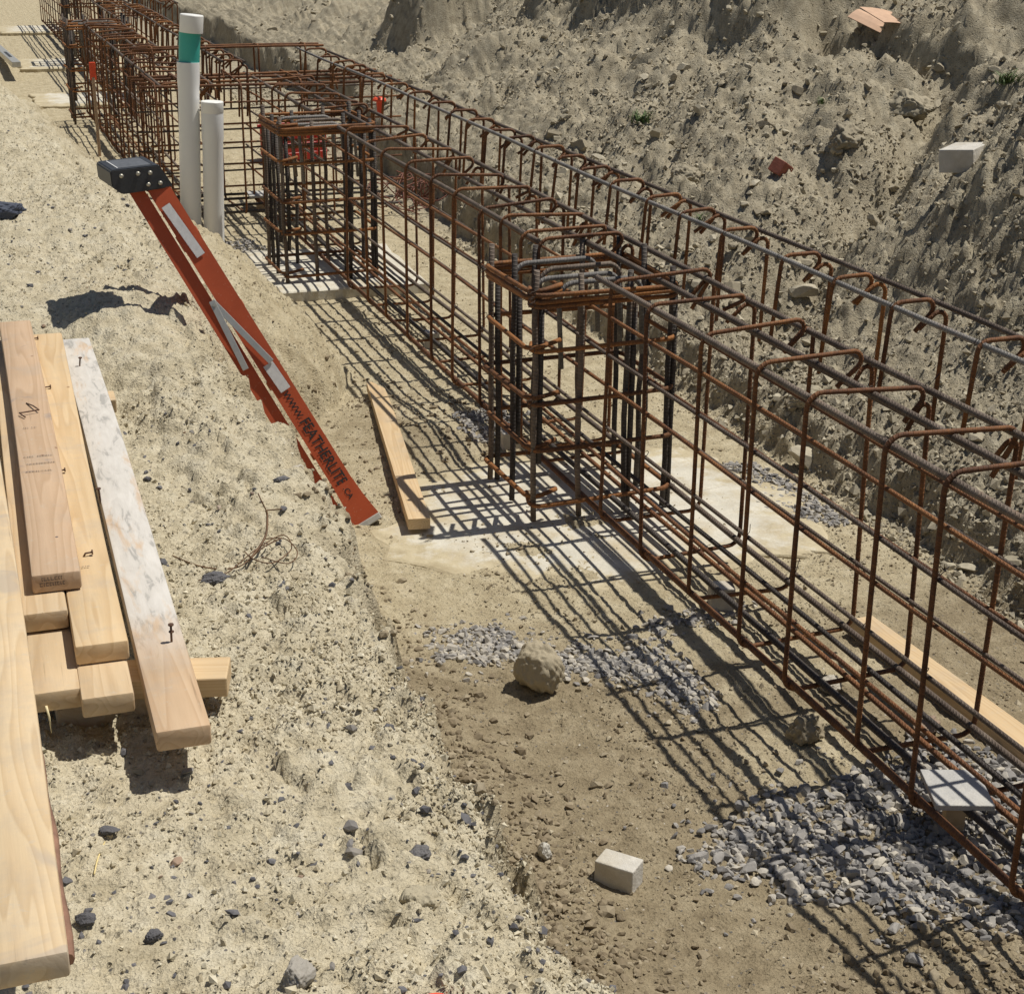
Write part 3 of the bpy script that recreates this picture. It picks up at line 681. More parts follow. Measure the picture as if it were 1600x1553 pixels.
long_bar('stem_bar', cCs, .398, .957, 10.3, 20, .0078, GREYB, .005, sides=6); long_bar('stem_bar', cCs, .532, .952, 10.3, 20, .0078, GREYB, .005, sides=6)
column_cage(-.75, -.22, 9.75, 10.2, .88, (.10, .31, .47, .66, .81, .83), 'third rebar column cage at the corner left of the green banded pipe', 8, 6)
column_cage(-.40, .15, 14.3, 14.8, .88, (.10, .31, .47, .66, .81, .83), 'fourth rebar column cage near the top left corner', 9, 6)

# ------------------------------------------------------------------ concrete pads
def concrete(name, col, var=.12, scale=9, dirt=(.45, .38, .26)):
    m, t, b = mat(name); P = N(t, 'ShaderNodeNewGeometry').outputs['Position']
    f = noise(t, P, scale, 6, .65); g = noise(t, P, scale * 14, 4, .6)
    c = ramp(t, f, [(.3, tuple(x * (1 - var) for x in col)), (.7, tuple(min(1, x * (1 + var)) for x in col))])
    c = mix(t, ramp(t, noise(t, P, 5, 6, .7), [(.47, (0,) * 3), (.66, (.85,) * 3)]), c, dirt)
    ra_ = attr(t, 'rim'); am = N(t, 'ShaderNodeMath', operation='ADD'); L(t, ra_.outputs['Fac'], am.inputs[0]); nr_ = N(t, 'ShaderNodeMath', operation='MULTIPLY_ADD'); L(t, noise(t, P, 12, 6, .7), nr_.inputs[0]); nr_.inputs[1].default_value = 1.5; nr_.inputs[2].default_value = -.75; L(t, nr_.outputs[0], am.inputs[1])
    rm_ = N(t, 'ShaderNodeMath', operation='MULTIPLY'); L(t, ramp(t, am.outputs[0], [(.38, (0,) * 3), (.62, (1,) * 3)]), rm_.inputs[0]); L(t, ramp(t, ra_.outputs['Fac'], [(0, (0,) * 3), (.05, (1,) * 3)]), rm_.inputs[1])
    c = mix(t, rm_.outputs[0], c, ramp(t, noise(t, P, 14, 5, .6), [(.25, (.37, .305, .195)), (.5, (.49, .42, .28)), (.75, (.59, .52, .37))]))
    c = mix(t, .3, c, ramp(t, g, [(.3, (.7,) * 3), (.6, (1,) * 3)]), 'MULTIPLY')
    L(t, c, b.inputs['Base Color']); b.inputs['Roughness'].default_value = .9; b.inputs['Specular IOR Level'].default_value = .2
    L(t, bump(t, g, .5, .003, bump(t, f, .5, .012)), b.inputs['Normal']); return m
PADM = concrete('pad_concrete', (.60, .565, .475), .12, 9, (.46, .38, .245))
BLOCKM = concrete('block_concrete', (.60, .57, .51), .1, 30, (.5, .45, .36))
def pad(poly, z0, z1, label, ragged=.03, tilt=0, seed=1, group=None, rim=.9):
    q = random.Random(seed); ring = []
    for (ax, ay), (bx, by) in zip(poly, poly[1:] + poly[:1]):
        n = max(2, int(math.hypot(bx - ax, by - ay) / .05))
        for k in range(n): ring.append((ax + (bx - ax) * k / n, ay + (by - ay) * k / n))
    ring = [(x + ragged * 2 * float(fbm(np.array([x * 7.0]), np.array([y * 7.0]), 3, seed)[0]), y + ragged * 2 * float(fbm(np.array([x * 7.0 + 40]), np.array([y * 7.0]), 3, seed)[0])) for x, y in ring]
    cx = sum(p[0] for p in ring) / len(ring); cy = sum(p[1] for p in ring) / len(ring)
    bm = bmesh.new(); n = len(ring); rows = []
    for s_, z in ((1.0, z0), (1.0, z1 - .006), (.985, z1), (.8, z1 + .004), (.55, z1 + .004), (.28, z1 + .004)):
        rows.append([bm.verts.new(((x - cx) * s_, (y - cy) * s_, z + (float(vnoise(np.array([x * s_ * 8]), np.array([y * s_ * 8]), 4)[0]) * .006 if s_ < 1 else 0))) for x, y in ring])
    for a, b in zip(rows[:-1], rows[1:]):
        for k in range(n): bm.faces.new((a[k], a[(k + 1) % n], b[(k + 1) % n], b[k]))
    c = bm.verts.new((0, 0, z1 + .004))
    for k in range(n): bm.faces.new((rows[-1][k], rows[-1][(k + 1) % n], c))
    me = bpy.data.meshes.new('concrete_pad'); bm.to_mesh(me); bm.free()
    dv = [rim] * (3 * n) + [rim * .62] * n + [rim * .3] * n + [rim * .12] * n + [0.0]
    at = me.attributes.new('rim', 'FLOAT', 'POINT'); at.data.foreach_set('value', np.array(dv, np.float32))
    o = link('concrete_pad', me, PADM, None, (cx, cy, 0)); return tag(o, label, 'concrete pad', group)
pad([(-.68, .10), (-.5, -.15), (-.25, -.2), (-.04, -.40), (.36, -.26), (.62, -.36), (.74, .2), (.62, .78), (-.1, .84), (-.42, .72), (-.58, .5)], -.05, .010, 'pale concrete blinding pad under the near column cage', .07, 0, 1, None, .72)
pad([(-.50, 3.36), (.42, 3.33), (.47, 4.3), (-.47, 4.33)], -.05, .055, 'pale concrete pad with a squared front edge under the far column cage', .012, 0, 2, None, .35)
pad([(-.95, 11.0), (.2, 11.0), (.2, 12.0), (-.95, 12.0)], -.05, .03, 'pale concrete pad beside the grey aluminium rail', .03, 0, 3)
pad([(-.9, 14.1), (.3, 14.1), (.3, 15.2), (-.9, 15.2)], -.05, .04, 'pale concrete pad at the left edge near the top', .03, 0, 4)
pad([(-.9, 18.6), (.4, 18.6), (.4, 19.8), (-.9, 19.8)], -.05, .04, 'most distant pale concrete pad at the top left', .03, 0, 5)

# ------------------------------------------------------------------ boxes with worn edges
def box_mesh(name, sx, sy, sz, bev=.004, seg=2, cuts=0, warp=0, seed=0, axis_long=1):
    bm = bmesh.new(); bmesh.ops.create_cube(bm, size=1)
    for v in bm.verts: v.co = Vector((v.co.x * sx, v.co.y * sy, (v.co.z + .5) * sz))
    bmesh.ops.bevel(bm, geom=bm.edges[:], offset=bev, segments=seg, affect='EDGES', profile=.5)
    if cuts:
        for k in range(1, cuts):
            p = -sy / 2 + sy * k / cuts
            bmesh.ops.bisect_plane(bm, geom=bm.verts[:] + bm.edges[:] + bm.faces[:], plane_co=(0, p, 0), plane_no=(0, 1, 0))
        q = random.Random(seed); ph = q.uniform(0, 6)
        for v in bm.verts:
            v.co.x += warp * math.sin(v.co.y * 1.7 + ph); v.co.z += warp * .4 * math.sin(v.co.y * 2.3 + ph * 2)
    me = bpy.data.meshes.new(name); bm.to_mesh(me); bm.free(); return me
def wood_material(name, base, dark, light, knots=True, stain=0.0, stain_col=(.24, .21, .19), wash=0.0):
    m, t, b = mat(name)
    tc = N(t, 'ShaderNodeTexCoord').outputs['Object']; info = N(t, 'ShaderNodeObjectInfo')
    off = N(t, 'ShaderNodeVectorMath', operation='SCALE'); off.inputs[0].default_value = (3.1, 7.7, 5.3); L(t, info.outputs['Random'], off.inputs['Scale'])
    ad = N(t, 'ShaderNodeVectorMath', operation='ADD'); L(t, tc, ad.inputs[0]); L(t, off.outputs[0], ad.inputs[1]); P = ad.outputs[0]
    mp = N(t, 'ShaderNodeMapping'); mp.inputs['Scale'].default_value = (1, .055, 1); L(t, P, mp.inputs['Vector'])
    # growth rings cut lengthwise, bent by low noise
    nz = N(t, 'ShaderNodeTexNoise', i_Scale=6.0, i_Detail=3.0, i_Roughness=.5); L(t, mp.outputs[0], nz.inputs['Vector'])
    rg = N(t, 'ShaderNodeMath', operation='MULTIPLY_ADD'); L(t, nz.outputs['Fac'], rg.inputs[0]); rg.inputs[1].default_value = 26.0; rg.inputs[2].default_value = 0
    fr = N(t, 'ShaderNodeMath', operation='FRACT'); L(t, rg.outputs[0], fr.inputs[0])
    grain = ramp(t, fr.outputs[0], [(0, light), (.55, base), (.88, dark), (1, light)])
    fib = noise(t, mp.outputs[0], 160, 4, .7)
    c = mix(t, .35, grain, ramp(t, fib, [(.3, (.72,) * 3), (.6, (1.05,) * 3)]), 'MULTIPLY')
    c = mix(t, .48, base, c)
    tone = noise(t, P, 2.3, 3, .6)
    c = mix(t, .6, c, ramp(t, tone, [(.35, (.86, .84, .80)), (.65, (1.08, 1.05, 1.0))]), 'MULTIPLY')
    mc = N(t, 'ShaderNodeMapping'); mc.inputs['Scale'].default_value = (60, 1.6, 60); L(t, P, mc.inputs['Vector'])
    c = mix(t, ramp(t, noise(t, mc.outputs[0], 1.0, 5, .6), [(.66, (0,) * 3), (.72, (.55,) * 3)]), c, tuple(x * .45 for x in dark))
    c = mix(t, ramp(t, noise(t, P, 7, 6, .7), [(.5, (0,) * 3), (.75, (.45,) * 3)]), c, (.36, .325, .28))
    c = mix(t, ramp(t, noise(t, P, 55, 4, .7), [(.60, (0,) * 3), (.70, (.4,) * 3)]), c, (.50, .44, .35))
    if knots:
        v = N(t, 'ShaderNodeTexVoronoi', i_Scale=1.0); mk = N(t, 'ShaderNodeMapping'); mk.inputs['Scale'].default_value = (12, 6.5, 12); L(t, P, mk.inputs['Vector']); L(t, mk.outputs[0], v.inputs['Vector'])
        c = mix(t, ramp(t, v.outputs['Distance'], [(.03, (.8,) * 3), (.065, (0,) * 3)]), c, tuple(x * y_ for x, y_ in zip(dark, (.5, .38, .3))))
    if stain:
        sn = noise(t, P, 4.5, 4, .6, .6)
        c = mix(t, ramp(t, sn, [(.60, (0,) * 3), (.66, (stain,) * 3)]), c, stain_col)
    if wash:
        sepv = N(t, 'ShaderNodeSeparateXYZ'); L(t, tc, sepv.inputs[0])
        mw = N(t, 'ShaderNodeMapping'); mw.inputs['Scale'].default_value = (1, .22, 1); L(t, P, mw.inputs['Vector']); n1 = noise(t, mw.outputs[0], 22, 6, .65, .4); n2 = noise(t, mw.outputs[0], 48, 5, .62, .6)
        end = ramp(t, sepv.outputs[1], [(0, (0,) * 3), (1, (1,) * 3)])
        pl = ramp(t, n1, [(.34, (.25,) * 3), (.46, (.92,) * 3)])
        yy = N(t, 'ShaderNodeMath', operation='GREATER_THAN'); L(t, sepv.outputs[1], yy.inputs[0]); yy.inputs[1].default_value = wash
        sm = N(t, 'ShaderNodeMapRange'); L(t, sepv.outputs[1], sm.inputs[0]); sm.inputs[1].default_value = wash - .12; sm.inputs[2].default_value = wash + .12
        nn = N(t, 'ShaderNodeMath', operation='MULTIPLY'); L(t, pl, nn.inputs[0]); L(t, sm.outputs[0], nn.inputs[1])
        paint = ramp(t, n2, [(.36, (.36, .355, .335)), (.45, (.55, .53, .49)), (.7, (.64, .62, .58))])
        c = mix(t, nn.outputs[0], c, paint)
    L(t, c, b.inputs['Base Color']); b.inputs['Roughness'].default_value = .7; b.inputs['Specular IOR Level'].default_value = .25
    L(t, bump(t, fib, .35, .0012), b.inputs['Normal'])
    return m
W_YEL = wood_material('pine_yellow', (.60, .445, .265), (.49, .335, .18), (.67, .525, .335))
W_TAN = wood_material('spruce_tan', (.50, .355, .235), (.40, .27, .165), (.57, .42, .29), True, .75, (.28, .235, .21))
W_PAL = wood_material('spruce_pale', (.56, .425, .27), (.45, .315, .18), (.63, .50, .335), True)
W_WASH = wood_material('washed_board', (.55, .395, .255), (.45, .30, .18), (.62, .47, .32), True, 0, (.3, .3, .3), -.90)
W_WASH2 = wood_material('washed_pale_board', (.62, .475, .30), (.50, .36, .205), (.69, .56, .375), True, .5, (.36, .32, .28), .50)
BARK = plain('bark_wane', (.24, .13, .085), .85, .35, 25, 0, .004)
NAILM = plain('nail_rusty', (.12, .065, .04), .55, .3, 90, .3)
INK = plain('stamp_ink', (.14, .11, .10), .8, .1)
def board(name, label, pn, pf, width, ztop, th, material, seed, warp=.004, bev=.005):
    """pn, pf: centres of the near and far ends (x, y); laid flat with its top at ztop"""
    dx, dy = pf[0] - pn[0], pf[1] - pn[1]; ln = math.hypot(dx, dy)
    me = box_mesh(name, width, ln, th, bev, 2, 14, warp, seed)
    o = link(name, me, material); o.location = ((pn[0] + pf[0]) / 2, (pn[1] + pf[1]) / 2, ztop - th); o.rotation_euler = (0, 0, math.atan2(-dx, dy))
    me.polygons.foreach_set('use_smooth', [True] * len(me.polygons)); 
    m2 = o.modifiers.new('sharp', 'EDGE_SPLIT'); m2.split_angle = R(40)
    return tag(o, label, 'lumber', 'boards in the lumber stack')
T_ = .038
bW = board('board', 'white washed board with a double headed nail, right of the yellow board', (-1.570, -1.975), (-1.5245, .50), .089, .670, T_, W_WASH, 1)
b3 = board('board', 'yellow board in the second layer between tan and white boards', (-1.6685, -1.7035), (-1.612, .424), .091, .709, T_, W_YEL, 2)
b2 = board('board', 'tan board with grey stains and a bent nail on top of the stack', (-1.725, -1.461), (-1.690, .456), .089, .7485, T_, W_TAN, 3)
b5 = board('board', 'short visible board end directly beneath the yellow board', (-1.676, -1.8255), (-1.63, .3), .087, .6695, T_, W_PAL, 4)
b6 = board('board', 'bottom board with a pale splinter below its end, beside the foremost board', (-1.765, -1.777), (-1.72, .35), .089, .6695, T_, W_PAL, 5)
b7 = board('board', 'shaded board end tucked beneath the stained tan board', (-1.757, -1.543), (-1.715, .4), .084, .7090, T_, W_PAL, 6)
b1 = board('board', 'foremost pale board with a bark edge, reaching the bottom left corner', (-1.847, -2.62), (-1.832, .1), .089, .7480, T_, W_WASH2, 7)
# bark edge of the foremost board
wm = tubes_mesh('bark_edge', [([(.0405 + .0018 * math.sin(k * 1.3), -1.352 + .045 * k, .024 - .003 * math.cos(k * .7)) for k in range(15)], [.003 + .0065 * min(1, (14 - k) / 7) for k in range(15)])], 8)
link('bark_edge', wm, BARK, b1)['label'] = 'reddish bark strip along the right edge'
for z_, (xa, ya, xb, yb), lb, nm in ((.632, (-1.80, -1.62, -1.455, -1.71), 'near cross sleeper sticking out right beneath the white board', 'sleeper'), (.632, (-1.82, .02, -1.462, .01), 'far cross sleeper end beside the white board', 'sleeper')):
    ln = math.hypot(xb - xa, yb - ya); me = box_mesh(nm, .086, ln, T_, .003, 2, 4, .0, 3); o = link(nm, me, W_YEL)
    o.location = ((xa + xb) / 2, (ya + yb) / 2, z_ - T_ - .0005); o.rotation_euler = (0, 0, math.atan2(-(xb - xa), yb - ya)); tag(o, lb, 'lumber', 'sleepers under the lumber stack')
for (xx, yy, lb) in ((-1.66, -1.66, 'packing block under the near sleeper'), (-1.66, .015, 'packing block under the far sleeper')):
    zz = tz(xx, yy) - .01; me = box_mesh('packing_block', .2, .08, max(.03, .5930 - zz), .003); o = link('packing_block', me, W_PAL); o.location = (xx, yy, zz); tag(o, lb, 'lumber')
def nail(parent, x, y, z, h, lean=(0, 0), duplex=False, lie=False):
    items = [([(0, 0, -.01), (lean[0] * .5, lean[1] * .5, h * .5), (lean[0], lean[1], h)], .0021)]
    if lie: items = [([(0, 0, -.003), (.004, 0, .004), (h, .002, .0045)], .002)]; hx, hy, hz = h, .002, .0045; ax = (1, 0, 0)
    else: hx, hy, hz = lean[0], lean[1], h; ax = (0, 0, 1)
    a = Vector(ax); items.append(([Vector((hx, hy, hz)) - a * .0012, Vector((hx, hy, hz)) + a * .0018], .0052))
    if duplex: items.append(([Vector((hx, hy, hz)) - a * .0145, Vector((hx, hy, hz)) - a * .0125], .0050))
    o = link('nail', tubes_mesh('nail', items, 8), NAILM, parent, (x, y, z)); return o
nail(bW, .018, -.915, T_ + .002, .031, (.001, 0), True)
nail(bW, -.006, .93, T_ + .001, .022, (.004, 0))
nail(bW, -.042, -.16, T_ + .002, .026, (-.002, 0))
nail(b3, -.030, .50, T_ + .002, .020, lie=True); nail(b3, -.030, -.16, T_ + .002, .018, lie=True); nail(b3, -.006, -.66, T_ + .002, .017, lie=True); nail(b3, -.034, 1.0, T_ + .002, .014, lie=True)
o = link('bent_nail', tubes_mesh('bent_nail', [([(-.004, .085, -.002), (.010, .04, .004), (.022, .0, .005), (-.006, -.008, .005), (-.024, -.012, .005), (-.012, -.040, .002)], .0019)], 6), NAILM, b2, (.0, .04, T_ + .003))
o = link('hole', tubes_mesh('hole', [([(0, 0, 0), (0, 0, .0006)], .003)], 8), INK, b2, (.012, -.78, T_ + .0012))
def ink_lines(parent, x, y, z, rows, wmax, seed, up=(0, 0, 1), h=.0055, gap=.011):
    q = random.Random(seed); bm = bmesh.new()
    for r_ in range(rows):
        xx = -wmax / 2
        while xx < wmax / 2:
            wl = q.uniform(.002, .006); 
            if q.random() > .18:
                for (a, b, c, d) in ((xx, xx + .0012, 0, h), (xx, xx + wl, 0, .0013), (xx, xx + wl, h - .0013, h))[:q.choice((2, 3))]:
                    vs = [bm.verts.new((px, py - r_ * gap, 0)) for px, py in ((a, c), (b, c), (b, d), (a, d))]; bm.faces.new(vs)
            xx += wl + .0016
    me = bpy.data.meshes.new('ink_stamp'); bm.to_mesh(me); bm.free(); o = link('ink_stamp', me, INK, parent, (x, y, z)); return o
ink_lines(b2, .0, -.08, T_ + .0035, 1, .04, 1); ink_lines(b2, .002, -.29, T_ + .0035, 3, .06, 2, gap=.05); ink_lines(b3, -.01, -.72, T_ + .003, 1, .03, 3, h=.004)
o = ink_lines(b2, -.012, -.9600, .026, 2, .05, 4, h=.007); o.rotation_euler = (R(90), 0, 0)
# splinter below the bottom board
me = tubes_mesh('splinter', [([(0, 0, 0), (.003, -.003, -.02), (.004, -.004, -.05)], [.0022, .002, .0006])], 5)
link('splinter', me, plain('split_wood', (.78, .68, .42), .7), b6, (-.012, -1.066, .012))

# wooden stake in the trench and plank under the cage
def wedge_stake(name, pn, pf, w, th, z, material):
    dx, dy = pf[0] - pn[0], pf[1] - pn[1]; ln = math.hypot(dx, dy); bm = bmesh.new()
    secs = [(-ln / 2, 1), (-ln / 2 + .002, 1), (0, 1), (ln / 2 - .34, 1), (ln / 2 - .1, .93), (ln / 2, .30)]; rows = []
    for y, k in secs:
        xl = -w / 2; xrr = -w / 2 + w * k; rows.append([bm.verts.new(v) for v in ((xl, y, 0), (xrr, y, 0), (xrr, y, th), (xl, y, th))])
    for a, b in zip(rows[:-1], rows[1:]):
        for k in range(4): bm.faces.new((a[k], a[(k + 1) % 4], b[(k + 1) % 4], b[k]))
    bm.faces.new(rows[0][::-1]); bm.faces.new(rows[-1]); bmesh.ops.recalc_face_normals(bm, faces=bm.faces)
    me = bpy.data.meshes.new(name); bm.to_mesh(me); bm.free(); o = link(name, me, material)
    o.location = ((pn[0] + pf[0]) / 2, (pn[1] + pf[1]) / 2, z); o.rotation_euler = (0, 0, math.atan2(-dx, dy)); return o
st = wedge_stake('wooden_stake', (-.535, .225), (-.27, 1.76), .070, .036, .022, W_YEL); st.rotation_euler[0] = R(-.6)
tag(st, 'pointed pale wooden stake lying on the trench floor left of the near column', 'stake')
pl = link('plank', box_mesh('plank', .075, 1.5, .036, .003, 2, 6, .002, 4), W_YEL); pl.location = (.455, -1.58, .015); pl.rotation_euler = (0, 0, R(1.5))
tag(pl, 'pale plank lying along the trench floor behind the cage', 'lumber')

# tile on a short post, twice; concrete blocks; cage supports
TILE = concrete('tile_grey', (.44, .43, .41), .15, 14, (.66, .62, .54))
def pedestal(x, y, z0, rz, s, label, ht=.085):
    root = empty('tile_pedestal', (x, y, z0), label, 'support', rot=(0, 0, rz))
    link('post', box_mesh('post', .045 * s, .03 * s, ht, .002), W_PAL, root)
    t_ = link('tile', box_mesh('tile', .128 * s, .15 * s, .014, .002), TILE, root, (0, 0, ht)); return root
pedestal(.106, -1.77, tz(.106, -1.77) - .015, R(-20), 1.0, 'square grey tile on a short wooden post beside the near bottom bars', .11)
pedestal(.04, 5.72, 0.0, R(-5), 1.2, 'small grey tile on a wooden post between pipe and far column', .10)
def block(x, y, z, sx, sy, sz, rz, label, material=BLOCKM, name='concrete_block', rx=0, ry=0, cat='block'):
    me = box_mesh(name, sx, sy, sz, .003, 2); o = link(name, me, material); o.location = (x, y, z); o.rotation_euler = (rx, ry, rz); return tag(o, label, cat)
block(-.672, -1.712, tz(-.672, -1.712) - .004, .088, .056, .058, R(-48), 'small grey concrete block lying alone on the damp trench floor')
zb_ = tz(2.15, 1.33); block(2.15, 1.33, zb_ - .045, .15, .17, .095, R(-58), 'pale concrete brick resting on the right hand slope', rx=R(4), ry=R(-6))
for (bx, by, lb) in ((.14, -.56, 'pale support block under the cage beside the pad corner'), (.02, .93, 'tan support block behind the near column base'), (.15, 2.35, 'support block under the cage midway to the far column'), (.12, -2.1, 'support block under the cage at the right edge')):
    zz = tz(bx, by) - .006; block(bx, by, zz, .07, .06, max(.03, Z_A + .005 - zz), rnd.uniform(-.4, .4), lb, name='support_block')

# ------------------------------------------------------------------ white pipes
PVC = plain('pvc_white', (.80, .80, .78), .38, .02, 6, 0, 0); PVCC = plain('pvc_cap', (.83, .82, .78), .45, .02, 6); TEAL = plain('teal_tape', (.045, .40, .34), .5, .06, 12)
def lathe(name, prof, material, parent, sides=40, closed_top=True):
    bm = bmesh.new(); rows = [[bm.verts.new((r * math.cos(2 * math.pi * k / sides), r * math.sin(2 * math.pi * k / sides), z)) for k in range(sides)] for r, z in prof]
    for a, b in zip(rows[:-1], rows[1:]):
        for k in range(sides): bm.faces.new((a[k], a[(k + 1) % sides], b[(k + 1) % sides], b[k]))
    if closed_top: bm.faces.new(rows[-1])
    me = bpy.data.meshes.new(name); bm.to_mesh(me); bm.free(); me.polygons.foreach_set('use_smooth', [len(p.vertices) == 4 for p in me.polygons])
    o = link(name, me, material, parent); es = o.modifiers.new('split', 'EDGE_SPLIT'); es.split_angle = R(35); return o
def pipe(x, y, ztop, tilt, label, band):
    root = empty('pvc_pipe', (x, y, -.02), label, 'pipe', rot=tilt); h = ztop + .02; r = .0535
    if band:
        lathe('pipe_body', [(r, 0), (r, h - .36), (r + .003, h - .33), (r + .0035, h - .235)], PVC, root)
        b = lathe('tape_band', [(r - .002, h - .24), (r - .001, h - .235), (r + .0005, h - .09), (r + .001, h - .085)], TEAL, root)
        b.rotation_euler = (R(-.5), R(2.2), 0); b.location = (-.037, -.004, .0)
        b = lathe('end_cap', [(r + .004, h - .088), (r + .005, h - .085), (r + .005, h - .004), (r + .002, h)], PVCC, root); b.rotation_euler = (R(1), R(3.0), 0); b.location = (-.052, 0, .0)
    else:
        lathe('pipe_body', [(r - .001, 0), (r - .001, h - .20), (r + .0025, h - .185), (r + .0025, h - .058)], PVC, root)
        lathe('end_cap', [(r + .0015, h - .058), (r + .0035, h - .055), (r + .0035, h - .003), (r + .001, h)], PVCC, root)
    return root
pipe(-.655, 4.07, 1.33, (R(-.6), R(2.7), 0), 'taller white pipe with a green band below its cap', True)
pipe(-.542, 4.02, .905, (R(0), R(2.4), 0), 'shorter white pipe with a plain cap right of the banded one', False)

# ------------------------------------------------------------------ folded orange stepladder leaning on the bank
def fibre(name, col):
    m, t, b = mat(name); tc = N(t, 'ShaderNodeTexCoord').outputs['Object']
    f = noise(t, tc, 8, 5, .6); g = noise(t, tc, 120, 3, .6)
    c = ramp(t, f, [(.3, tuple(x * .82 for x in col)), (.7, tuple(x * 1.08 for x in col))])
    c = mix(t, ramp(t, g, [(.62, (0,) * 3), (.75, (.35,) * 3)]), c, (.45, .36, .26))
    L(t, c, b.inputs['Base Color']); b.inputs['Roughness'].default_value = .55; b.inputs['Specular IOR Level'].default_value = .35; return m
ORANGE = fibre('ladder_orange', (.46, .085, .030)); BLACKP = plain('cap_black', (.035, .037, .042), .5, .25, 30, 0, .001); ALU = plain('aluminium', (.50, .49, .45), .45, .1, 20, .6)
BOLT = plain('bolt_zinc', (.45, .43, .36), .4, .15, 60, .5); STICK = plain('label_paper', (.62, .61, .60), .6, .12, 60); RUBBER = plain('foot_grey', (.42, .41, .38), .8, .2, 30)
def cam_ray(px, py):
    d = fwd + r2 * ((px - 800) / 2488.5) + d2 * ((py - 776.5) / 2488.5); return d
foot = Vector((-.672, .372, .012)); capc = Vector((-1.222, .85, 1.085))
av = (capc - foot).normalized(); Ln = (capc - foot).length
nv = Vector((.162, .950, -.265)); nv = (nv - av * nv.dot(av)).normalized()     # along the steps, away from the path
wv = nv.cross(av); wv = wv if wv.x > 0 else -wv                                  # across the two rails, to the right
lad = bpy.data.objects.new('stepladder', None); C.objects.link(lad); lad.empty_display_size = .1
ML = Matrix((wv, nv, av)).transposed().to_4x4(); ML.translation = foot; lad.matrix_world = ML
tag(lad, 'folded orange fibreglass stepladder with black cap leaning against the left bank', 'ladder')
def rail(w0, w1, n0, n1, s0, s1, name, flip=1, shift_top=0.0, web=.004, fl=.022):
    """C section: web on the outer side, two flanges turned inward; runs along local z"""
    bm = bmesh.new(); sg = 1 if n1 > n0 else -1
    prof = [(w0, n0), (w1, n0), (w1, n0 + sg * fl), (w1 - web, n0 + sg * fl), (w1 - web, n0 + sg * web), (w0 + web, n0 + sg * web), (w0 + web, n0 + sg * fl), (w0, n0 + sg * fl)]
    rows = []
    for s_ in np.linspace(s0, s1, 8):
        k = (s_ - s0) / (s1 - s0); rows.append([bm.verts.new((x + shift_top * k, y, s_)) for x, y in prof])
    m_ = len(prof)
    for a, b in zip(rows[:-1], rows[1:]):
        for k in range(m_): bm.faces.new((a[k], a[(k + 1) % m_], b[(k + 1) % m_], b[k]))
    bm.faces.new(rows[0]); bm.faces.new(rows[-1]); bmesh.ops.recalc_face_normals(bm, faces=bm.faces)
    me = bpy.data.meshes.new(name); bm.to_mesh(me); bm.free(); return link(name, me, ORANGE, lad)
Sd = .22
rail(-.030, .038, 0, 1, .04, Ln - .02, 'front_rail', shift_top=-.004); rail(-.030, .038, Sd + .08, Sd, .04, Ln - .02, 'front_rail', shift_top=-.004)
rail(-.092, -.047, .012, 1, .05, Ln - .005, 'rear_rail', shift_top=.006); rail(-.092, -.047, Sd + .06, Sd, .05, Ln - .005, 'rear_rail', shift_top=.006)
# flared boot of the front rail
bm = bmesh.new(); rows = []
for s_, a, b in ((.0, -.044, .054), (.03, -.041, .050), (.09, -.033, .042), (.15, -.0305, .0385)):
    rows.append([bm.verts.new(v) for v in ((a, -.003, s_), (b, -.003, s_), (b, .03, s_), (a, .03, s_))])
for a, b in zip(rows[:-1], rows[1:]):
    for k in range(4): bm.faces.new((a[k], a[(k + 1) % 4], b[(k + 1) % 4], b[k]))
bm.faces.new(rows[0]); bm.faces.new(rows[-1]); bmesh.ops.recalc_face_normals(bm, faces=bm.faces)
me = bpy.data.meshes.new('boot'); bm.to_mesh(me); bm.free(); link('boot', me, ORANGE, lad)
fo = link('foot', box_mesh('foot', .10, .05, .022, .003), RUBBER, lad, (.004, .02, -.012)); 
for k in range(4): link('step', box_mesh('step', .075, Sd + .06, .022, .003), plain('step_%d' % k, (.42, .12, .05), .6), lad, (0.0, Sd / 2 + .04, .26 + .27 * k))
# cap: its upper face is level rather than square to the rails
cz_ = Vector((-.05, .015, .99)).normalized(); cxv = Vector((.97, .10, .17)); cxv = (cxv - cz_ * cxv.dot(cz_)).normalized(); cyv = cz_.cross(cxv)
MC = Matrix((cxv, cyv, cz_)).transposed().to_4x4(); MC.translation = capc - cyv * .012 - cxv * .034 - cz_ * .006; MC = MC @ Matrix.Diagonal((.83, .83, .80, 1))
bm = bmesh.new(); cs = []
prof = [(-.078, -.052), (.112, -.046), (.116, -.040), (.072, .046), (-.108, .046), (-.114, .040), (-.114, -.020)]
CL = .24
for yy_ in (-.020, CL): cs.append([bm.verts.new((a, yy_, b)) for a, b in prof])
for k in range(len(prof)): bm.faces.new((cs[0][k], cs[0][(k + 1) % len(prof)], cs[1][(k + 1) % len(prof)], cs[1][k]))
bm.faces.new(cs[0]); bm.faces.new(cs[1]); bmesh.ops.recalc_face_normals(bm, faces=bm.faces)
bmesh.ops.bevel(bm, geom=bm.edges[:], offset=.004, segments=2, affect='EDGES')
me = bpy.data.meshes.new('cap'); bm.to_mesh(me); bm.free(); capo = link('cap', me, BLACKP, lad); capo.matrix_local = ML.inverted() @ MC
for (a, b) in ((-.075, .020), (-.012, .022), (.034, .020), (.022, -.024), (.068, -.024)):
    link('bolt', tubes_mesh('bolt', [([(0, .004, 0), (0, -.003, 0), (0, -.006, 0)], [.0085, .0085, .004])], 10), BOLT, capo, (a, -.022, b))
GREYT = plain('tray_grey', (.11, .115, .125), .55, .25, 40)
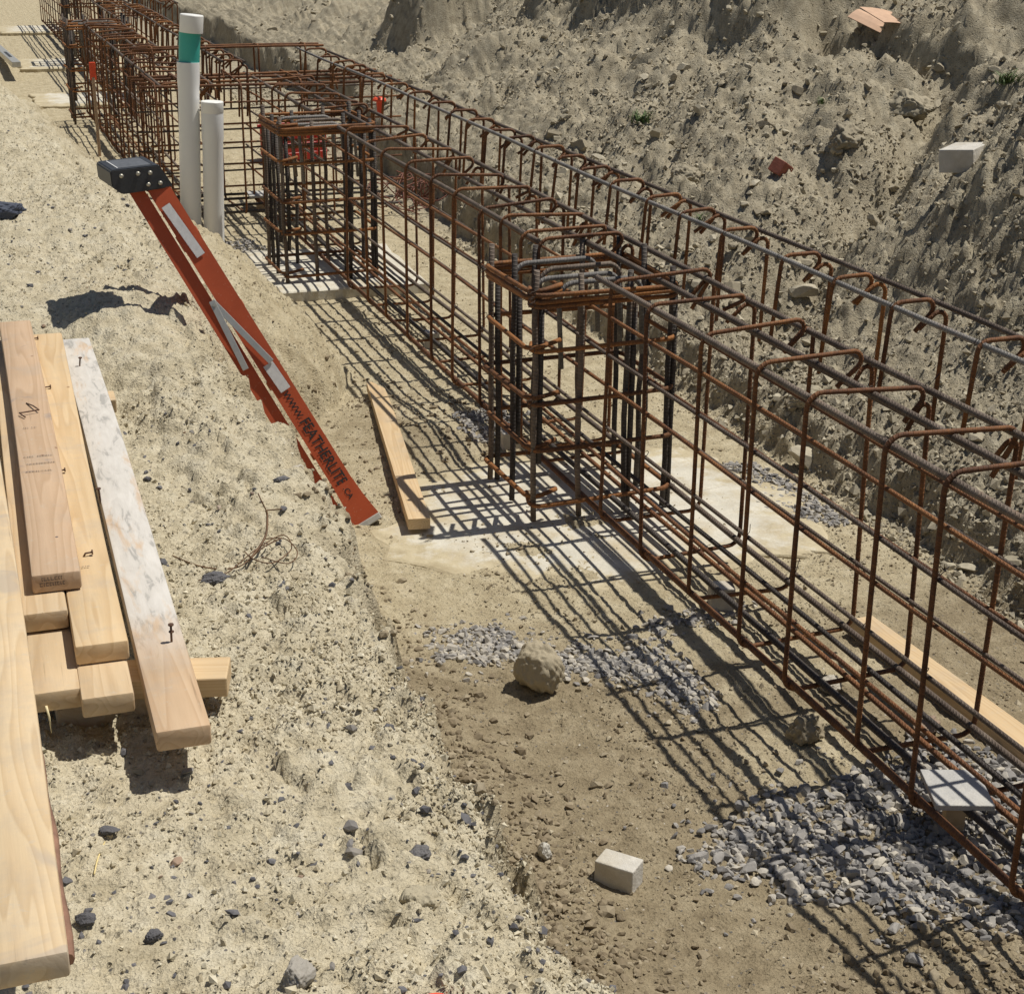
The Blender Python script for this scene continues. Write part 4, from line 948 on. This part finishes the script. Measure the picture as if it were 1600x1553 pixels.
for (x0_, x1_, y0_, y1_) in ((-.082, -.077, .01, .21), (.048, .052, .01, .21), (-.082, .052, .208, .213)):
    link('tray_edge', box_mesh('tray_edge', x1_ - x0_, y1_ - y0_, .0022, .0005, 1), STICK if x1_ < 0 else BLACKP, capo, ((x0_ + x1_) / 2, (y0_ + y1_) / 2, .0462))
link('tray', box_mesh('tray', .125, .195, .0012, .0004, 1), GREYT, capo, (-.014, .110, .0461))
# spreader bars, stickers, lettering
def strip(name, p, q, wd, material, parent=lad, y=-.006, th=.003):
    p = Vector((p[0], 0, p[1])); q = Vector((q[0], 0, q[1])); d = q - p; o = link(name, box_mesh(name, wd, th, d.length, .001), material, parent, (p.x, y, p.z)); o.rotation_euler = (0, math.atan2(d.x, d.z), 0); return o
strip('spreader_bar', (.014, .60), (-.045, .86), .020, ALU, y=-.009); strip('spreader_bar', (-.068, .62), (-.045, .86), .020, ALU, y=-.013)
link('rivet', tubes_mesh('rivet', [([(0, 0, 0), (0, -.006, 0)], .006)], 8), BOLT, lad, (-.045, -.015, .845))
strip('sticker', (.002, 1.0), (-.010, 1.19), .030, STICK, y=-.004, th=.001); strip('sticker', (.006, .50), (.001, .60), .036, STICK, y=-.004, th=.001)
def text_mesh(body, size, name, material, parent, loc, rot):
    cu = bpy.data.curves.new(name, 'FONT'); cu.body = body; cu.size = size; cu.align_x = 'CENTER'; cu.align_y = 'CENTER'; cu.offset = size * .012
    tmp = bpy.data.objects.new('tmp', cu); C.objects.link(tmp); bpy.context.view_layer.update()
    me = bpy.data.meshes.new_from_object(tmp.evaluated_get(bpy.context.evaluated_depsgraph_get())); bpy.data.objects.remove(tmp)
    me.materials.clear(); o = link(name, me, material, parent); o.location = loc; o.rotation_euler = rot; return o
# letters lie on the web (plane w, s), read from the cap down to the foot, facing -n
rot_t = Matrix(((0, 1, 0), (0, 0, -1), (-1, 0, 0))).to_euler()
BLK = plain('letter_black', (.02, .018, .018), .6, .1)
text_mesh('WWW.', .030, 'lettering', BLK, lad, (.000, -.0022, .445), rot_t)
text_mesh('FEATHERLITE', .052, 'lettering', BLK, lad, (.003, -.0022, .268), rot_t).scale = (.80, 1, 1)
text_mesh('.CA', .026, 'lettering', BLK, lad, (.002, -.0042, .115), rot_t)

# ------------------------------------------------------------------ tie wire tangle on the bank
def curl(pts, seed, amp=.01, n=10):
    q = random.Random(seed); out = []
    P_ = [Vector(p) for p in pts]
    for i in range(len(P_) - 1):
        a, b = P_[i], P_[i + 1]; a0 = P_[i - 1] if i else a; b1 = P_[i + 2] if i + 2 < len(P_) else b
        for k in range(n):
            t = k / n; t2, t3 = t * t, t * t * t
            out.append(.5 * ((2 * a) + (b - a0) * t + (2 * a0 - 5 * a + 4 * b - b1) * t2 + (3 * a - a0 - 3 * b + b1) * t3))
    out.append(P_[-1]); return out
RWIRE = plain('rusty_wire', (.14, .075, .035), .7, .3, 40)
zw = tz(-1.3, -1.0) + .004
items = [(curl([(-1.455, -.98, zw + .006), (-1.40, -1.06, zw + .004), (-1.33, -1.09, zw + .006), (-1.26, -1.02, zw + .015), (-1.21, -.99, zw + .02)], 1), .0018),
         (curl([(-1.42, -1.12, zw), (-1.36, -1.12, zw + .008), (-1.28, -1.04, zw + .02), (-1.20, -.95, zw + .01), (-1.195, -1.02, zw + .004), (-1.25, -1.09, zw + .006), (-1.29, -1.08, zw + .015), (-1.30, -1.02, zw + .01)], 2), .0015),
         (curl([(-1.30, -1.07, zw + .01), (-1.25, -1.0, zw + .03), (-1.235, -.96, zw + .06), (-1.235, -.95, zw + .075)], 3), .0028),
         (curl([(-1.235, -.95, zw + .075), (-1.245, -.95, zw + .10), (-1.25, -.94, zw + .115)], 4), .0016), (curl([(-1.235, -.95, zw + .075), (-1.20, -.96, zw + .078)], 5), .0016),
         (curl([(-1.27, -1.06, zw + .01), (-1.22, -1.1, zw + .004), (-1.19, -1.06, zw + .01), (-1.2, -.98, zw + .012), (-1.24, -.95, zw + .006)], 6), .0014)]
tw = link('tie_wire_tangle', tubes_mesh('tie_wire_tangle', items, 5), RWIRE); tag(tw, 'rusty tie wire tangle with a twisted upright end on the bank', 'wire')
# rusty wire pile beside the far column
q_ = random.Random(4); items = []
for k in range(26):
    c0 = Vector((1.0 + q_.uniform(-.22, .22), 5.6 + q_.uniform(-.35, .35), .03)); a0 = q_.uniform(0, 6)
    items.append((curl([c0 + Vector((math.cos(a0 + t) * q_.uniform(.1, .22), math.sin(a0 + t) * q_.uniform(.1, .22), q_.uniform(.0, .16))) for t in (0, .7, 1.5, 2.3, 3.0)], k, n=4), .004))
tag(link('wire_pile', tubes_mesh('wire_pile', items, 5), plain('red_rust', (.17, .06, .035), .7, .3, 20)), 'heap of reddish rusty wire right of the far column', 'wire')

# red crate, orange markers, far aluminium rail, litter
RED = plain('crate_red', (.52, .035, .025), .45, .12, 10)
cr = empty('plastic_crate', (.66, 7.6, .02), 'red plastic crate behind the far column cage', 'crate', rot=(0, 0, R(12)))
for nm, sx, sy, sz, lx, ly, lz in (('side_panel', .40, .012, .24, 0, -.15, .0), ('side_panel', .40, .012, .24, 0, .15, .0), ('end_panel', .012, .288, .24, -.194, 0, 0), ('end_panel', .012, .288, .24, .194, 0, 0), ('bottom_panel', .376, .288, .012, 0, 0, 0), ('rim', .43, .012, .022, 0, -.163, .215), ('rim', .43, .012, .022, 0, .163, .215), ('rib', .40, .008, .014, 0, -.1605, .12), ('rib', .40, .008, .014, 0, -.1605, .05), ('rib', .014, .008, .215, -.12, -.1602, 0), ('rib', .014, .008, .215, .12, -.1602, 0)):
    link(nm, box_mesh(nm, sx, sy, sz, .002, 1), RED, cr, (lx, ly, lz))
SAFE = plain('safety_orange', (.85, .10, .035), .5, .05, 10)
def cap_obj(x, y, z, label, s=1.0, rx=0):
    root = empty('safety_cap', (x, y, z), label, 'safety cap', rot=(rx, 0, 0)); lathe('cap_sleeve', [(.012 * s, -.05 * s), (.014 * s, 0)], SAFE, root, 14); lathe('cap_head', [(.016 * s, 0), (.030 * s, .004 * s), (.030 * s, .012 * s), (.022 * s, .020 * s)], SAFE, root, 20); return root
cap_obj(.49, 4.45, .815, 'orange safety cap on a bar end behind the far column', 1.25)
cap_obj(-1.347, -2.632, tz(-1.347, -2.632) + .004, 'orange safety cap on the ground at the bottom edge', 1.1)
fl = empty('marker_flag', (-.70, 8.2, 0), 'orange marker flag on a thin stake in front of the dense left cage', 'marker')
link('flag', box_mesh('flag', .045, .012, .13, .004), SAFE, fl, (0, 0, .56)); link('stake', box_mesh('stake', .022, .02, .58, .003), W_TAN, fl)
ra = link('aluminium_rail', box_mesh('aluminium_rail', .09, 3.4, .06, .006), ALU); ra.location = (-1.02, 15.0, .19); ra.rotation_euler = (R(-2), R(0), R(1.0)); ra.location.z = .08
tag(ra, 'grey aluminium rail lying at the left edge near the top', 'rail')
slot = link('slot', box_mesh('slot', .03, .9, .004, .001), BLACKP, ra, (.0, -.5, .0595))
CARD = plain('cardboard', (.55, .36, .24), .8, .1, 20)
def sheet(name, x, y, w_, l_, rz, tilt, label, material, cat, bend=.02):
    bm = bmesh.new(); n = 6; top = []; z0 = tz(x, y)
    for side in (0, 1):
        top.append([[bm.verts.new((-w_ / 2 + w_ * i / n, -l_ / 2 + l_ * j / 2, bend * math.sin(i / n * 3.1) + .004 * side)) for j in range(3)] for i in range(n + 1)])
    for g, rev in ((top[0], True), (top[1], False)):
        for i in range(n):
            for j in range(2):
                f = (g[i][j], g[i + 1][j], g[i + 1][j + 1], g[i][j + 1]); bm.faces.new(f[::-1] if rev else f)
    me = bpy.data.meshes.new(name); bm.to_mesh(me); bm.free(); o = link(name, me, material); o.location = (x, y, z0 + .02); o.rotation_euler = (tilt, .15, rz); return tag(o, label, cat)
sheet('cardboard_scrap', 3.62, 4.5, .22, .26, .6, .35, 'curled tan cardboard scrap left of the larger one by the gully', CARD, 'cardboard', .06)
sheet('cardboard_scrap', 3.56, 4.22, .30, .24, .2, .30, 'flat tan cardboard scrap beside the upper gully', CARD, 'cardboard', .01)
BRK = plain('brick_red', (.30, .10, .065), .85, .15, 30, 0, .003)
zz = tz(1.94, 2.53); block(1.94, 2.53, zz - .01, .10, .07, .07, R(35), 'broken red brick fragment on the slope behind the stem cage', BRK, 'brick_fragment', R(20), R(25), 'brick')
bt = boulder('cloth_scrap', -1.63, 2.31, (.06, .09, .05), plain('cloth_navy', (.05, .06, .09), .8, .3, 20), 'dark blue scrap at the left edge of the bank', 'scrap', 90, .7, .3, .2)
# straw sliver
sl_ = link('straw', tubes_mesh('straw', [(curl([(-1.745, -2.18, tz(-1.745, -2.18) + .004), (-1.735, -2.14, tz(-1.735, -2.14) + .006), (-1.72, -2.09, tz(-1.72, -2.09) + .006)], 1, n=4), .0013)], 5), plain('straw', (.75, .60, .28), .7)); tag(sl_, 'thin yellow straw beside the foremost board end', 'straw')

# grass tufts on the slope
GRASS = plain('grass_blade', (.09, .14, .04), .7, .3, 20)
def tuft(x, y, s, n, label, seed):
    q = random.Random(seed); V = []; F = []
    for k in range(n):
        a = q.uniform(0, 6.3); d0 = q.uniform(0, .05) * s / .1; h = q.uniform(.4, 1) * s; ln = q.uniform(.2, .9) * s; bx, by = math.cos(q.uniform(0, 6.3)) * d0, math.sin(q.uniform(0, 6.3)) * d0
        dx, dy = math.cos(a), math.sin(a); wv_ = .035 * s; o = len(V)
        for t, ww in ((0, 1), (.4, .9), (.75, .6), (1, .1)):
            px, py, pz = bx + dx * ln * t * t, by + dy * ln * t * t, h * (t - .35 * t * t)
            V += [(px - dy * wv_ * ww, py + dx * wv_ * ww, pz), (px + dy * wv_ * ww, py - dx * wv_ * ww, pz)]
        for i in range(3): F.append((o + 2 * i, o + 2 * i + 1, o + 2 * i + 3, o + 2 * i + 2))
    me = bpy.data.meshes.new('grass_tuft'); me.from_pydata(V, [], F); o = link('grass_tuft', me, GRASS); o.location = (x, y, tz(x, y) - .005); return tag(o, label, 'grass')
tuft(1.96, 4.2, .11, 60, 'bright grass tuft on the slope above the stem cage', 1)
tuft(3.11, 2.41, .11, 60, 'grass tuft near the right edge above the concrete brick', 2)
tuft(2.51, 3.13, .06, 30, 'small faint grass tuft left of the gully', 3)
tuft(1.55, 2.55, .08, 30, 'small grass tuft just behind the stem cage', 4)
